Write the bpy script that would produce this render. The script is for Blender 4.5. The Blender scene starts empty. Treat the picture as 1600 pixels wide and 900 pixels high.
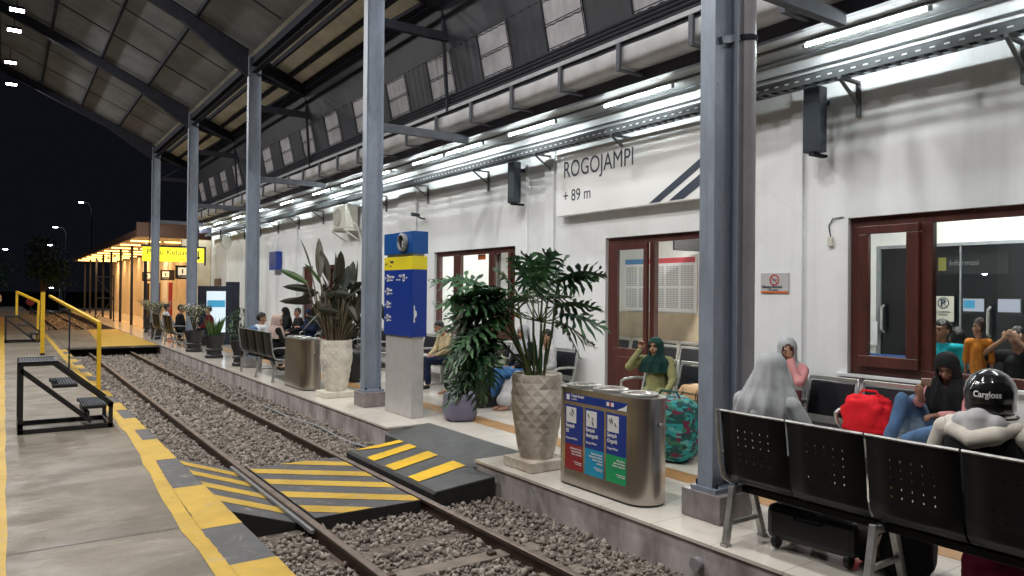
import bpy, bmesh, math, random
from mathutils import Vector, Matrix, noise, Quaternion
S = bpy.context.scene
C = bpy.data.collections.new('station')   # linked to the scene at the end: keeps building fast
R = math.radians
rnd = random.Random(7)

# ------------------------------------------------------------------ camera
cd = bpy.data.cameras.new('camera'); cam = bpy.data.objects.new('camera', cd); C.objects.link(cam)
S.camera = cam
cd.sensor_width = 36; cd.lens = 1155/1600*36; cd.clip_end = 600; cd.clip_start = .05
TH, PIT, ROL = R(34.5), R(.35), R(.5)
fw = Vector((math.sin(TH)*math.cos(PIT), math.cos(TH)*math.cos(PIT), math.sin(PIT)))
r0 = Vector((math.cos(TH), -math.sin(TH), 0)); u0 = r0.cross(fw)
Rv = math.cos(ROL)*r0 + math.sin(ROL)*u0; Uv = Rv.cross(fw)
M = Matrix((Rv, Uv, -fw)).transposed().to_4x4(); M.translation = (0, 0, 1.82)
cam.matrix_world = M

# ------------------------------------------------------------------ world: night sky
W = bpy.data.worlds.new('World'); S.world = W; W.use_nodes = True
nt = W.node_tree; bg = nt.nodes['Background']
sky = nt.nodes.new('ShaderNodeTexSky'); sky.sky_type = 'NISHITA'; sky.sun_disc = False
sky.sun_elevation = R(-4.5); sky.sun_rotation = R(200)
mixs = nt.nodes.new('ShaderNodeMix'); mixs.data_type = 'RGBA'; mixs.inputs[0].default_value = .85
nt.links.new(sky.outputs[0], mixs.inputs[6]); mixs.inputs[7].default_value = (.035, .04, .06, 1)
nt.links.new(mixs.outputs[2], bg.inputs[0]); bg.inputs[1].default_value = .09

S.view_settings.view_transform = 'Standard'; S.view_settings.look = 'None'
S.view_settings.gamma = 1; S.view_settings.exposure = 0.58
S.render.engine = 'CYCLES'
S.cycles.use_denoising = True
S.cycles.max_bounces = 6; S.cycles.diffuse_bounces = 4; S.cycles.glossy_bounces = 3
S.cycles.transmission_bounces = 4; S.cycles.transparent_max_bounces = 8
S.cycles.sample_clamp_indirect = 4; S.cycles.caustics_reflective = False; S.cycles.caustics_refractive = False

# ------------------------------------------------------------------ materials
def mat(name, col, rough=.6, metal=0, var=.0, vscale=6, bump=0, bscale=40, emit=None, estr=0, spec=.5, coat=0, col2=None, dark=None, alpha=None, stretch=(1,1,1), rvar=0):
    m = bpy.data.materials.new(name); m.use_nodes = True
    n = m.node_tree; b = n.nodes['Principled BSDF']
    b.inputs['Base Color'].default_value = (*col, 1); b.inputs['Roughness'].default_value = rough
    b.inputs['Metallic'].default_value = metal; b.inputs['Specular IOR Level'].default_value = spec
    b.inputs['Coat Weight'].default_value = coat
    tc = n.nodes.new('ShaderNodeTexCoord'); mp = n.nodes.new('ShaderNodeMapping'); mp.inputs['Scale'].default_value = stretch
    n.links.new(tc.outputs['Object'], mp.inputs[0])
    if var or col2:
        t = n.nodes.new('ShaderNodeTexNoise'); t.inputs['Scale'].default_value = vscale; t.inputs['Detail'].default_value = 6
        t.inputs['Roughness'].default_value = .62
        n.links.new(mp.outputs[0], t.inputs['Vector'])
        r = n.nodes.new('ShaderNodeValToRGB'); n.links.new(t.outputs[0], r.inputs[0])
        c2 = col2 or tuple(c*(1-var) for c in col); c1 = tuple(min(1, c*(1+var*.5)) for c in col)
        r.color_ramp.elements[0].position = .35; r.color_ramp.elements[0].color = (*c2, 1)
        r.color_ramp.elements[1].position = .65; r.color_ramp.elements[1].color = (*c1, 1)
        n.links.new(r.outputs[0], b.inputs['Base Color'])
        if rvar:
            mr = n.nodes.new('ShaderNodeMapRange'); n.links.new(t.outputs[0], mr.inputs[0])
            mr.inputs[1].default_value = .3; mr.inputs[2].default_value = .7
            mr.inputs[3].default_value = max(0, rough-rvar); mr.inputs[4].default_value = min(1, rough+rvar)
            n.links.new(mr.outputs[0], b.inputs['Roughness'])
    if bump:
        t2 = n.nodes.new('ShaderNodeTexNoise'); t2.inputs['Scale'].default_value = bscale; t2.inputs['Detail'].default_value = 4
        n.links.new(mp.outputs[0], t2.inputs['Vector'])
        bp = n.nodes.new('ShaderNodeBump'); bp.inputs['Strength'].default_value = bump; bp.inputs['Distance'].default_value = .02
        n.links.new(t2.outputs[0], bp.inputs['Height']); n.links.new(bp.outputs[0], b.inputs['Normal'])
    if emit:
        b.inputs['Emission Color'].default_value = (*emit, 1); b.inputs['Emission Strength'].default_value = estr
    return m

def glass(name, tint=(.9,.95,.95), a=.12):
    m = bpy.data.materials.new(name); m.use_nodes = True; n = m.node_tree
    for x in list(n.nodes): n.nodes.remove(x)
    o = n.nodes.new('ShaderNodeOutputMaterial'); tr = n.nodes.new('ShaderNodeBsdfTransparent'); tr.inputs[0].default_value = (*tint, 1)
    g = n.nodes.new('ShaderNodeBsdfGlossy'); g.inputs['Roughness'].default_value = .02
    lw = n.nodes.new('ShaderNodeLayerWeight'); lw.inputs[0].default_value = .5
    pw = n.nodes.new('ShaderNodeMath'); pw.operation = 'POWER'; pw.inputs[1].default_value = 4; n.links.new(lw.outputs['Facing'], pw.inputs[0])
    fr = n.nodes.new('ShaderNodeMath'); fr.operation = 'MULTIPLY_ADD'; fr.inputs[1].default_value = .8; fr.inputs[2].default_value = .05; n.links.new(pw.outputs[0], fr.inputs[0])
    mx = n.nodes.new('ShaderNodeMixShader'); n.links.new(fr.outputs[0], mx.inputs[0]); n.links.new(tr.outputs[0], mx.inputs[1]); n.links.new(g.outputs[0], mx.inputs[2])
    n.links.new(mx.outputs[0], o.inputs[0]); return m

def brickmat(name, c1, c2, mortar, sx, sy, rough=.3, msize=.006, var=.1, rot=None, offset=0.0, axis='XY', bump=0):
    m = mat(name, c1, rough); n = m.node_tree; b = n.nodes['Principled BSDF']
    tc = n.nodes.new('ShaderNodeTexCoord'); sp = n.nodes.new('ShaderNodeSeparateXYZ'); cb = n.nodes.new('ShaderNodeCombineXYZ')
    n.links.new(tc.outputs['Object'], sp.inputs[0])
    n.links.new(sp.outputs[axis[0]], cb.inputs[0]); n.links.new(sp.outputs[axis[1]], cb.inputs[1])
    br = n.nodes.new('ShaderNodeTexBrick'); br.offset = offset; br.inputs['Scale'].default_value = 1
    br.inputs['Brick Width'].default_value = sx; br.inputs['Row Height'].default_value = sy; br.inputs['Mortar Size'].default_value = msize
    br.inputs['Color1'].default_value = (*c1, 1); br.inputs['Color2'].default_value = (*c2, 1); br.inputs['Mortar'].default_value = (*mortar, 1)
    n.links.new(cb.outputs[0], br.inputs[0])
    t = n.nodes.new('ShaderNodeTexNoise'); t.inputs['Scale'].default_value = 1.3; t.inputs['Detail'].default_value = 8; t.inputs['Roughness'].default_value = .7
    n.links.new(tc.outputs['Object'], t.inputs['Vector'])
    mr = n.nodes.new('ShaderNodeMapRange'); mr.inputs[1].default_value = .3; mr.inputs[2].default_value = .7; mr.inputs[3].default_value = 1-var; mr.inputs[4].default_value = 1
    n.links.new(t.outputs[0], mr.inputs[0])
    mx = n.nodes.new('ShaderNodeMix'); mx.data_type = 'RGBA'; mx.blend_type = 'MULTIPLY'; mx.inputs[0].default_value = 1
    n.links.new(br.outputs[0], mx.inputs[6]); n.links.new(mr.outputs[0], mx.inputs[7]); n.links.new(mx.outputs[2], b.inputs['Base Color'])
    mr2 = n.nodes.new('ShaderNodeMapRange'); mr2.inputs[3].default_value = rough*1.7; mr2.inputs[4].default_value = rough*.6
    n.links.new(t.outputs[0], mr2.inputs[0]); n.links.new(mr2.outputs[0], b.inputs['Roughness'])
    return m

def noise_node(n, vec, scale, detail=6, rough=.6, dist=0):
    t = n.nodes.new('ShaderNodeTexNoise'); t.inputs['Scale'].default_value = scale; t.inputs['Detail'].default_value = detail
    t.inputs['Roughness'].default_value = rough; t.inputs['Distortion'].default_value = dist
    n.links.new(vec, t.inputs['Vector']); return t.outputs[0]
def ramp(n, fac, stops):
    r = n.nodes.new('ShaderNodeValToRGB'); n.links.new(fac, r.inputs[0]); e = r.color_ramp.elements
    e[0].position, e[0].color = stops[0][0], (*stops[0][1],1); e[1].position, e[1].color = stops[-1][0], (*stops[-1][1],1)
    for p,c in stops[1:-1]: q = e.new(p); q.color = (*c,1)
    return r.outputs[0]
def mul(n, a, b, f=1.0, mode='MULTIPLY'):
    m = n.nodes.new('ShaderNodeMix'); m.data_type = 'RGBA'; m.blend_type = mode; m.inputs[0].default_value = f
    n.links.new(a, m.inputs[6]); n.links.new(b, m.inputs[7]); return m.outputs[2]
def scaled(n, out, sc):
    mp = n.nodes.new('ShaderNodeMapping'); mp.inputs['Scale'].default_value = sc; n.links.new(out, mp.inputs[0]); return mp.outputs[0]
def crackf(n, vec, scale, w0, w1):
    """thin irregular dark lines"""
    nz_ = n.nodes.new('ShaderNodeTexNoise'); nz_.inputs['Scale'].default_value = 2.5; nz_.inputs['Detail'].default_value = 5; n.links.new(vec, nz_.inputs['Vector'])
    ad = n.nodes.new('ShaderNodeVectorMath'); ad.operation = 'MULTIPLY_ADD'; ad.inputs[1].default_value = (.5,.5,.5)
    n.links.new(nz_.outputs['Color'], ad.inputs[0]); n.links.new(vec, ad.inputs[2])
    vo = n.nodes.new('ShaderNodeTexVoronoi'); vo.feature = 'DISTANCE_TO_EDGE'; vo.inputs['Scale'].default_value = scale; n.links.new(ad.outputs[0], vo.inputs['Vector'])
    return ramp(n, vo.outputs['Distance'], [(w0,(.45,.43,.42)),(w1,(1,1,1))])
def facade(name):
    m = mat(name, (.76,.755,.74), .72); n = m.node_tree; b = n.nodes['Principled BSDF']; tc = n.nodes.new('ShaderNodeTexCoord'); o = tc.outputs['Object']
    base = ramp(n, noise_node(n,o,.55,7,.65), [(.35,(.71,.73,.745)),(.62,(.79,.805,.82))])
    streak = ramp(n, noise_node(n,scaled(n,o,(1,2.6,.16)),2.2,7,.7), [(.34,(.80,.79,.77)),(.50,(1,1,1))])
    dirt = ramp(n, noise_node(n,o,5,8,.75), [(.30,(.86,.85,.83)),(.42,(1,1,1))])
    cr_ = crackf(n, scaled(n,o,(1,.5,.7)), .55, .0, .0045)
    # grime near the floor
    sp = n.nodes.new('ShaderNodeSeparateXYZ'); n.links.new(o, sp.inputs[0])
    gm = n.nodes.new('ShaderNodeMath'); gm.operation = 'MULTIPLY_ADD'; gm.inputs[1].default_value = .9; n.links.new(noise_node(n,scaled(n,o,(1,1,.6)),3,6,.7), gm.inputs[0]); n.links.new(sp.outputs[2], gm.inputs[2])
    gr = ramp(n, gm.outputs[0], [(.45,(.66,.62,.57)),(.85,(1,1,1))])
    c = mul(n, mul(n, mul(n, mul(n, base, streak, .28), dirt, .45), gr, .8), cr_, .10)
    n.links.new(c, b.inputs['Base Color'])
    bp = n.nodes.new('ShaderNodeBump'); bp.inputs['Strength'].default_value = .10; bp.inputs['Distance'].default_value = .006
    n.links.new(noise_node(n,o,24,5,.6), bp.inputs['Height']); n.links.new(bp.outputs[0], b.inputs['Normal'])
    return m
def concrete(name):
    m = mat(name, (.36,.33,.29), .6); n = m.node_tree; b = n.nodes['Principled BSDF']; tc = n.nodes.new('ShaderNodeTexCoord'); o = tc.outputs['Object']
    base = ramp(n, noise_node(n,scaled(n,o,(.6,1.3,1)),1.1,9,.68,.6), [(.30,(.10,.085,.065)),(.48,(.165,.141,.109)),(.66,(.265,.236,.190))])
    fine = ramp(n, noise_node(n,o,28,6,.8), [(.3,(.80,.79,.78)),(.62,(1.0,1.0,1.0))])
    spot = ramp(n, noise_node(n,scaled(n,o,(.7,1.6,1)),4.2,6,.8,1.5), [(.30,(.40,.37,.34)),(.39,(1,1,1))])
    pale = ramp(n, noise_node(n,scaled(n,o,(.8,2.4,1)),2.4,8,.75,.8), [(.57,(0,0,0)),(.72,(.13,.122,.108))])
    c = mul(n, mul(n, mul(n, base, fine, .8), spot, .75), crackf(n,scaled(n,o,(.35,.9,1)),.5,.0,.004), .5)
    c = mul(n, c, pale, 1, 'ADD'); n.links.new(c, b.inputs['Base Color'])
    n.links.new(ramp(n, noise_node(n,o,2,6,.6), [(.35,(.42,.42,.42)),(.65,(.75,.75,.75))]), b.inputs['Roughness'])
    bp = n.nodes.new('ShaderNodeBump'); bp.inputs['Strength'].default_value = .25; bp.inputs['Distance'].default_value = .01
    n.links.new(noise_node(n,o,16,8,.7), bp.inputs['Height']); n.links.new(bp.outputs[0], b.inputs['Normal'])
    return m
def worn(name, c1, c2):
    m = mat(name, c1, .6); n = m.node_tree; b = n.nodes['Principled BSDF']; tc = n.nodes.new('ShaderNodeTexCoord'); o = tc.outputs['Object']
    base = ramp(n, noise_node(n,o,1.7,8,.7), [(.32,tuple(x*.72 for x in c1)),(.6,c1)])
    wear = ramp(n, noise_node(n,o,6,10,.82,.5), [(.555,(0,0,0)),(.62,(1,1,1))])
    mx = n.nodes.new('ShaderNodeMix'); mx.data_type = 'RGBA'; n.links.new(wear, mx.inputs[0]); n.links.new(base, mx.inputs[6]); mx.inputs[7].default_value = (*c2,1)
    sc_ = ramp(n, noise_node(n,scaled(n,o,(1,.3,1)),14,5,.8), [(.28,(.55,.53,.5)),(.40,(1,1,1))])
    n.links.new(mul(n, mx.outputs[2], sc_, .7), b.inputs['Base Color'])
    bp = n.nodes.new('ShaderNodeBump'); bp.inputs['Strength'].default_value = .2; bp.inputs['Distance'].default_value = .006
    n.links.new(noise_node(n,o,30,6,.7), bp.inputs['Height']); n.links.new(bp.outputs[0], b.inputs['Normal'])
    return m
def rusty(name, c1):
    m = mat(name, c1, .42); n = m.node_tree; b = n.nodes['Principled BSDF']; tc = n.nodes.new('ShaderNodeTexCoord'); o = tc.outputs['Object']
    base = ramp(n, noise_node(n,scaled(n,o,(1,1,.35)),4,8,.7), [(.32,tuple(x*.72 for x in c1)),(.62,tuple(x*1.08 for x in c1))])
    fl = ramp(n, noise_node(n,scaled(n,o,(1,1,.6)),17,8,.8,.4), [(.64,(0,0,0)),(.68,(1,1,1))])
    mx = n.nodes.new('ShaderNodeMix'); mx.data_type = 'RGBA'; n.links.new(fl, mx.inputs[0]); n.links.new(base, mx.inputs[6]); mx.inputs[7].default_value = (.13,.085,.06,1)
    n.links.new(mul(n, mx.outputs[2], ramp(n, noise_node(n,scaled(n,o,(3,3,.12)),5,5,.7), [(.3,(.78,.76,.74)),(.5,(1,1,1))]), .8), b.inputs['Base Color'])
    bp = n.nodes.new('ShaderNodeBump'); bp.inputs['Strength'].default_value = .12; bp.inputs['Distance'].default_value = .004
    n.links.new(noise_node(n,o,22,5,.7), bp.inputs['Height']); n.links.new(bp.outputs[0], b.inputs['Normal'])
    return m
def leafmat(name, c1, c2):
    m = mat(name, c1, .45, spec=.35); n = m.node_tree; b = n.nodes['Principled BSDF']; tc = n.nodes.new('ShaderNodeTexCoord')
    g = n.nodes.new('ShaderNodeNewGeometry'); a = ramp(n, g.outputs['Random Per Island'], [(0,c1),(.85,c2),(1,tuple(min(1,x*1.3+.03) for x in c2))])
    n.links.new(mul(n, a, ramp(n, noise_node(n,tc.outputs['Object'],9,5,.7), [(.3,(.55,.5,.45)),(.6,(1,1,1))]), .8), b.inputs['Base Color'])
    return m
MT = {}
def defmats():
    D = MT
    D['wall'] = facade('white_plaster')
    D['wall_in'] = mat('interior_plaster', (.78,.77,.74), .7, var=.05)
    D['wainscot'] = mat('tan_wainscot', (.50,.41,.29), .5, var=.15, vscale=3)
    D['wood'] = mat('red_brown_wood', (.085,.025,.019), .38, var=.35, vscale=5, stretch=(1,1,.15), coat=.25)
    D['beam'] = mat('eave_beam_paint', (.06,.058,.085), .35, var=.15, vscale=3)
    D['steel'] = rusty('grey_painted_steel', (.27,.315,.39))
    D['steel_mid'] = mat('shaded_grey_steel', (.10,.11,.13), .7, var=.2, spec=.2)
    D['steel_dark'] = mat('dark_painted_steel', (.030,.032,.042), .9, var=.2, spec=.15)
    D['skirt'] = mat('dark_skirt_sheet', (.018,.02,.028), .6, var=.3, vscale=2)
    D['galv'] = mat('galvanised_steel', (.27,.285,.30), .5, metal=.2, var=.2, vscale=8)
    D['tray'] = mat('dull_tray_steel', (.12,.13,.14), .6, metal=.1, var=.2, vscale=8); D['soffit'] = mat('soffit_paint', (.42,.44,.45), .8, var=.12, vscale=1.5)
    D['gutter'] = mat('silver_gutter', (.46,.46,.48), .45, metal=.0, var=.18, vscale=2.5, bump=.3, bscale=3)
    D['translucent'] = mat('translucent_panel', (.30,.29,.31), .5, var=.25, vscale=2)
    D['roof'] = mat('roof_sheet', (.215,.222,.235), .7, var=.22, vscale=1.2)
    D['roof2'] = mat('roof_sheet_lit', (.60,.58,.48), .7, var=.2, vscale=1.5)  # pale olive sheet, lightened in colour to show the lit slope
    D['concrete'] = concrete('platform_concrete')
    D['kerb_wall'] = mat('stained_platform_wall', (.60,.55,.54), .8, col2=(.24,.205,.205), vscale=2.6, bump=.3, bscale=14, stretch=(1,1,.45), var=.1)
    D['kerb_tile'] = mat('plinth_tile', (.24,.21,.215), .35, var=.3, vscale=7)
    D['yellow'] = worn('yellow_floor_paint', (.58,.37,.045), (.42,.33,.17))
    D['yellow2'] = worn('bright_yellow_paint', (.85,.52,.02), (.55,.38,.08))
    D['darkpaint'] = worn('dark_grey_floor_paint', (.095,.095,.10), (.24,.22,.20))
    D['rubber'] = mat('ramp_grey', (.085,.09,.09), .6, var=.25, vscale=4, bump=.15)
    D['rubber_side'] = mat('ramp_black', (.02,.02,.02), .7, var=.3)
    D['rail'] = mat('rusty_rail', (.10,.065,.05), .5, metal=.4, var=.35, vscale=9, bump=.1)
    D['railtop'] = mat('worn_rail_head', (.21,.165,.14), .5, metal=.25, var=.3, vscale=6)
    D['sleeper'] = mat('concrete_sleeper', (.21,.175,.145), .85, var=.3, vscale=6, bump=.3, bscale=30)
    D['stone'] = mat('ballast_stone', (.185,.15,.13), .85, var=.5, vscale=14, bump=.3, bscale=60)
    D['bed'] = mat('ballast_bed', (.17,.14,.12), .95, var=.5, vscale=20, bump=1, bscale=40)
    D['earth'] = mat('dark_earth', (.03,.028,.022), .95, var=.4, vscale=.5)
    D['tile'] = brickmat('cream_floor_tile', (.80,.745,.67), (.77,.72,.645), (.48,.43,.38), .6, .6, .12, .004, .18)
    D['strip'] = brickmat('tan_guide_strip', (.46,.25,.10), (.42,.23,.095), (.30,.17,.08), .3, .3, .4, .006, .2)
    D['floor_in'] = mat('room_floor', (.5,.47,.42), .25, var=.1)
    D['black'] = mat('black_paint', (.012,.012,.013), .45, var=.2)
    D['blackmetal'] = mat('black_steel_seat', (.010,.010,.011), .42, metal=.2, var=.3, spec=.35)
    D['vinyl'] = mat('black_vinyl_pad', (.012,.013,.018), .35, var=.2, bump=.1, bscale=30)
    D['chrome'] = mat('bench_silver', (.52,.53,.51), .32, metal=.6, var=.12)
    D['silver_leg'] = mat('scuffed_silver_leg', (.42,.42,.41), .4, metal=.5, var=.3, vscale=12)
    D['inox'] = mat('brushed_stainless', (.50,.46,.42), .27, metal=1, var=.08, vscale=12, stretch=(1,1,.05), bump=.03, bscale=300)
    D['inox_dark'] = mat('lid_hole', (.03,.03,.03), .4)
    D['sign_blue'] = mat('sign_blue', (.005,.035,.27), .35, var=.05)
    D['sign_blue2'] = mat('sign_mid_blue', (.005,.075,.30), .35, var=.05)
    D['sign_yellow'] = mat('sign_yellow', (.78,.66,.02), .4)
    D['sign_grey'] = mat('sign_base_grey', (.50,.49,.49), .4, metal=.2, var=.08)
    D['white'] = mat('white_paint', (.8,.8,.8), .5)
    D['ink'] = mat('dark_lettering', (.035,.045,.07), .5)
    D['tube'] = mat('fluorescent_tube', (.9,.9,.9), .5, emit=(.92,1,1.0), estr=88)
    D['screen_dim'] = mat('dim_screen', (.2,.2,.2), .3, emit=(.7,.7,.85), estr=.35)
    D['warm_tube'] = mat('warm_tube', (.9,.8,.6), .5, emit=(1,.50,.12), estr=5)
    D['lamp'] = mat('lamp_glass', (.9,.9,.9), .5, emit=(.85,.93,1), estr=30)
    D['warm_lamp'] = mat('warm_lamp_glass', (.9,.9,.9), .5, emit=(1,.85,.6), estr=8)
    D['panel_yellow'] = mat('lit_yellow_panel', (.8,.7,.05), .5, emit=(1,.86,.02), estr=.75)
    D['screen'] = mat('lit_screen', (.2,.2,.2), .3, emit=(.75,.9,1), estr=.6)
    D['screen_blue'] = mat('lit_screen_blue', (.05,.2,.3), .3, emit=(.05,.35,.6), estr=.45)
    D['pot_white'] = mat('whitewashed_pot', (.74,.68,.60), .8, col2=(.46,.39,.33), vscale=4.5, bump=.35, bscale=12, stretch=(1,1,.7), var=.1)
    D['pot_white2'] = mat('cream_pot', (.72,.67,.58), .75, var=.2, vscale=5, bump=.2, bscale=15)
    D['pot_black'] = mat('black_clay_pot', (.022,.022,.024), .5, var=.3, bump=.2)
    D['soil'] = mat('soil', (.04,.03,.02), .95, bump=.6)
    D['leaf'] = leafmat('philodendron_leaf', (.018,.055,.026), (.055,.145,.055))
    D['leaf_dark'] = leafmat('broad_dark_leaf', (.022,.032,.022), (.060,.058,.038))
    D['leaf_green'] = mat('fresh_leaf', (.07,.14,.035), .45, var=.4, vscale=5)
    D['leaf_mid'] = leafmat('shrub_leaf', (.025,.065,.022), (.06,.13,.045))
    D['petal'] = mat('pale_blossom', (.62,.58,.45), .6, var=.2)
    D['stem'] = mat('green_stem', (.10,.14,.05), .5, var=.3)
    D['stem_br'] = mat('brown_stem', (.11,.085,.05), .7, var=.4)
    D['skin'] = mat('skin', (.36,.19,.12), .55, var=.12, vscale=12)
    D['skin_dark'] = mat('skin_dark', (.24,.12,.075), .55, var=.12, vscale=12)
    D['eye'] = mat('eye_dark', (.015,.01,.01), .3)
    D['lip'] = mat('lip', (.25,.075,.06), .5)
    D['hair'] = mat('black_hair', (.010,.009,.009), .5, bump=.5, bscale=80)
    D['glass'] = glass('window_glass'); 
    D['ac'] = mat('ac_cream', (.58,.57,.50), .5, var=.1)
    D['speaker'] = mat('speaker_blue_grey', (.022,.03,.042), .5)
    D['phone'] = mat('phone_back', (.5,.35,.28), .3)
    D['pvc'] = mat('grey_downpipe', (.30,.285,.31), .42, var=.12, vscale=3)
    D['warm_lit_wall'] = mat('warm_lit_plaster', (.70,.60,.45), .8, var=.12, vscale=2)  # plaster colour carries the warm light of the hall tubes
    D['kiosk'] = mat('kiosk_dark_blue', (.012,.017,.035), .4)
defmats()
def fab(name, col, rough=.85, var=.18, bump=.10):
    if name not in MT: MT[name] = mat(name, col, rough, var=var, vscale=7, bump=bump, bscale=140, spec=.25)
    return MT[name]
F = dict(
 grey=fab('grey_cloth',(.40,.42,.44)), lightgrey=fab('pale_grey_cloth',(.50,.50,.52)), pink=fab('pink_cloth',(.62,.27,.28)),
 black=fab('black_cloth',(.012,.012,.014)), denim=fab('blue_denim',(.085,.16,.30),var=.35), denim_light=fab('pale_denim',(.22,.30,.42),var=.3),
 cream=fab('cream_hoodie',(.62,.58,.52)), olive=fab('olive_cloth',(.24,.24,.11)), dgreen=fab('dark_green_cloth',(.010,.045,.040)),
 cyan=fab('cyan_shirt',(.01,.36,.42)), orange=fab('orange_shirt',(.50,.17,.02)), beige=fab('beige_jacket',(.52,.43,.26)),
 navy=fab('navy_cloth',(.010,.017,.05)), dusty=fab('dusty_pink_hijab',(.50,.38,.34)), blue=fab('blue_skirt_cloth',(.06,.17,.38),var=.35),
 sage=fab('sage_bag_cloth',(.28,.33,.22)), red=fab('red_cloth',(.68,.012,.022)), brown=fab('brown_cloth',(.12,.07,.05)),
 magenta=fab('magenta_cloth',(.22,.02,.06)), mauve=fab('mauve_grey_plastic',(.155,.15,.22),.4), hotpink=fab('hot_pink_cloth',(.5,.03,.14)),
 white=fab('white_cloth',(.6,.62,.66)), burg=fab('dark_red_cloth',(.12,.01,.02)))

# ------------------------------------------------------------------ mesh helpers
class MB:
    def __init__(s): s.v = []; s.f = []; s.mi = []; s.cur = 0
    def add(s, vs, fs):
        b = len(s.v); s.v += [tuple(v) for v in vs]
        for f in fs: s.f.append(tuple(b+i for i in f)); s.mi.append(s.cur)
        return s
    def m(s, i): s.cur = i; return s
    def box(s, x0, x1, y0, y1, z0, z1):
        return s.add([(x0,y0,z0),(x1,y0,z0),(x1,y1,z0),(x0,y1,z0),(x0,y0,z1),(x1,y0,z1),(x1,y1,z1),(x0,y1,z1)],
              [(0,3,2,1),(4,5,6,7),(0,1,5,4),(1,2,6,5),(2,3,7,6),(3,0,4,7)])
    def bar(s, a, b, w, h=None, up=(0,0,1)):
        a = Vector(a); b = Vector(b); h = h or w; d = (b-a).normalized(); up = Vector(up)
        if abs(d.dot(up)) > .99: up = Vector((0,1,0))
        x = d.cross(up).normalized(); z = x.cross(d)
        vs = [p + x*sx*w/2 + z*sz*h/2 for p in (a,b) for sx,sz in ((-1,-1),(1,-1),(1,1),(-1,1))]
        return s.add(vs, [(0,1,2,3),(7,6,5,4),(0,4,5,1),(1,5,6,2),(2,6,7,3),(3,7,4,0)])
    def tube(s, pts, r, n=8, caps=True):
        pts = [Vector(p) for p in pts]; rs = r if isinstance(r, (list,tuple)) else [r]*len(pts)
        b = len(s.v); prev = None
        for i,p in enumerate(pts):
            d = (pts[min(i+1,len(pts)-1)] - pts[max(i-1,0)]).normalized()
            if prev is None:
                u = Vector((0,0,1)) if abs(d.z) < .9 else Vector((0,1,0)); x = d.cross(u).normalized()
            else: x = (prev - d*prev.dot(d)).normalized()
            prev = x; y = d.cross(x)
            for k in range(n):
                a = 2*math.pi*k/n; s.v.append(tuple(p + (x*math.cos(a)+y*math.sin(a))*rs[i]))
        for i in range(len(pts)-1):
            for k in range(n):
                s.f.append((b+i*n+k, b+i*n+(k+1)%n, b+(i+1)*n+(k+1)%n, b+(i+1)*n+k)); s.mi.append(s.cur)
        if caps:
            s.f.append(tuple(b+k for k in range(n))[::-1]); s.mi.append(s.cur)
            s.f.append(tuple(b+(len(pts)-1)*n+k for k in range(n))); s.mi.append(s.cur)
        return s
    def lathe(s, prof, c=(0,0,0), n=24, fn=None):
        b = len(s.v)
        for i,(r,z) in enumerate(prof):
            for k in range(n):
                a = 2*math.pi*k/n; rr = r*(fn(a,z) if fn else 1)
                s.v.append((c[0]+rr*math.cos(a), c[1]+rr*math.sin(a), c[2]+z))
        for i in range(len(prof)-1):
            for k in range(n):
                s.f.append((b+i*n+k, b+i*n+(k+1)%n, b+(i+1)*n+(k+1)%n, b+(i+1)*n+k)); s.mi.append(s.cur)
        s.f.append(tuple(b+k for k in range(n))[::-1]); s.mi.append(s.cur)
        s.f.append(tuple(b+(len(prof)-1)*n+k for k in range(n))); s.mi.append(s.cur)
        return s
    def poly(s, pts, vec):
        """prism: planar polygon pushed along vec"""
        n = len(pts); v = Vector(vec); P = [Vector(p) for p in pts]
        return s.add(P+[p+v for p in P], [tuple(range(n))[::-1], tuple(range(n,2*n))] + [(i,(i+1)%n,(i+1)%n+n,i+n) for i in range(n)])
    def build(s, name, mats, parent=None, smooth=False, bevel=0, loc=None):
        me = bpy.data.meshes.new(name); me.from_pydata(s.v, [], s.f)
        ms = mats if isinstance(mats,(list,tuple)) else [mats]
        for m_ in ms: me.materials.append(MT[m_] if isinstance(m_, str) else m_)
        if len(ms) > 1: me.polygons.foreach_set('material_index', s.mi)
        bm = bmesh.new(); bm.from_mesh(me); bmesh.ops.recalc_face_normals(bm, faces=bm.faces); bm.to_mesh(me); bm.free()
        if smooth:
            me.polygons.foreach_set('use_smooth', [True]*len(me.polygons))
        me.update()
        o = bpy.data.objects.new(name, me); C.objects.link(o)
        if parent: o.parent = parent
        if loc: o.location = loc
        if bevel:
            b = o.modifiers.new('bevel','BEVEL'); b.width = bevel; b.segments = 2; b.limit_method = 'ANGLE'; b.angle_limit = R(40)
            b.harden_normals = False
        if smooth and smooth != True:
            me.set_sharp_from_angle(angle=R(smooth))
        return o
def tag(o, label=None, cat=None, group=None, kind=None):
    if label: o['label'] = label
    if cat: o['category'] = cat
    if group: o['group'] = group
    if kind: o['kind'] = kind
    return o
def thing(name, label, cat, loc=(0,0,0), rz=0, group=None):
    o = bpy.data.objects.new(name, None); C.objects.link(o); o.location = loc; o.rotation_euler = (0,0,rz); o.empty_display_size = .1
    return tag(o, label, cat, group)
def copy_tree(o, parent=None):
    c = o.copy(); C.objects.link(c)
    if parent: c.parent = parent
    for ch in list(o.children): copy_tree(ch, c)
    return c
FACE = {'-X': Matrix(((0,0,-1),(-1,0,0),(0,1,0))), '-Y': Matrix(((1,0,0),(0,0,-1),(0,1,0)))}
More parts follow.
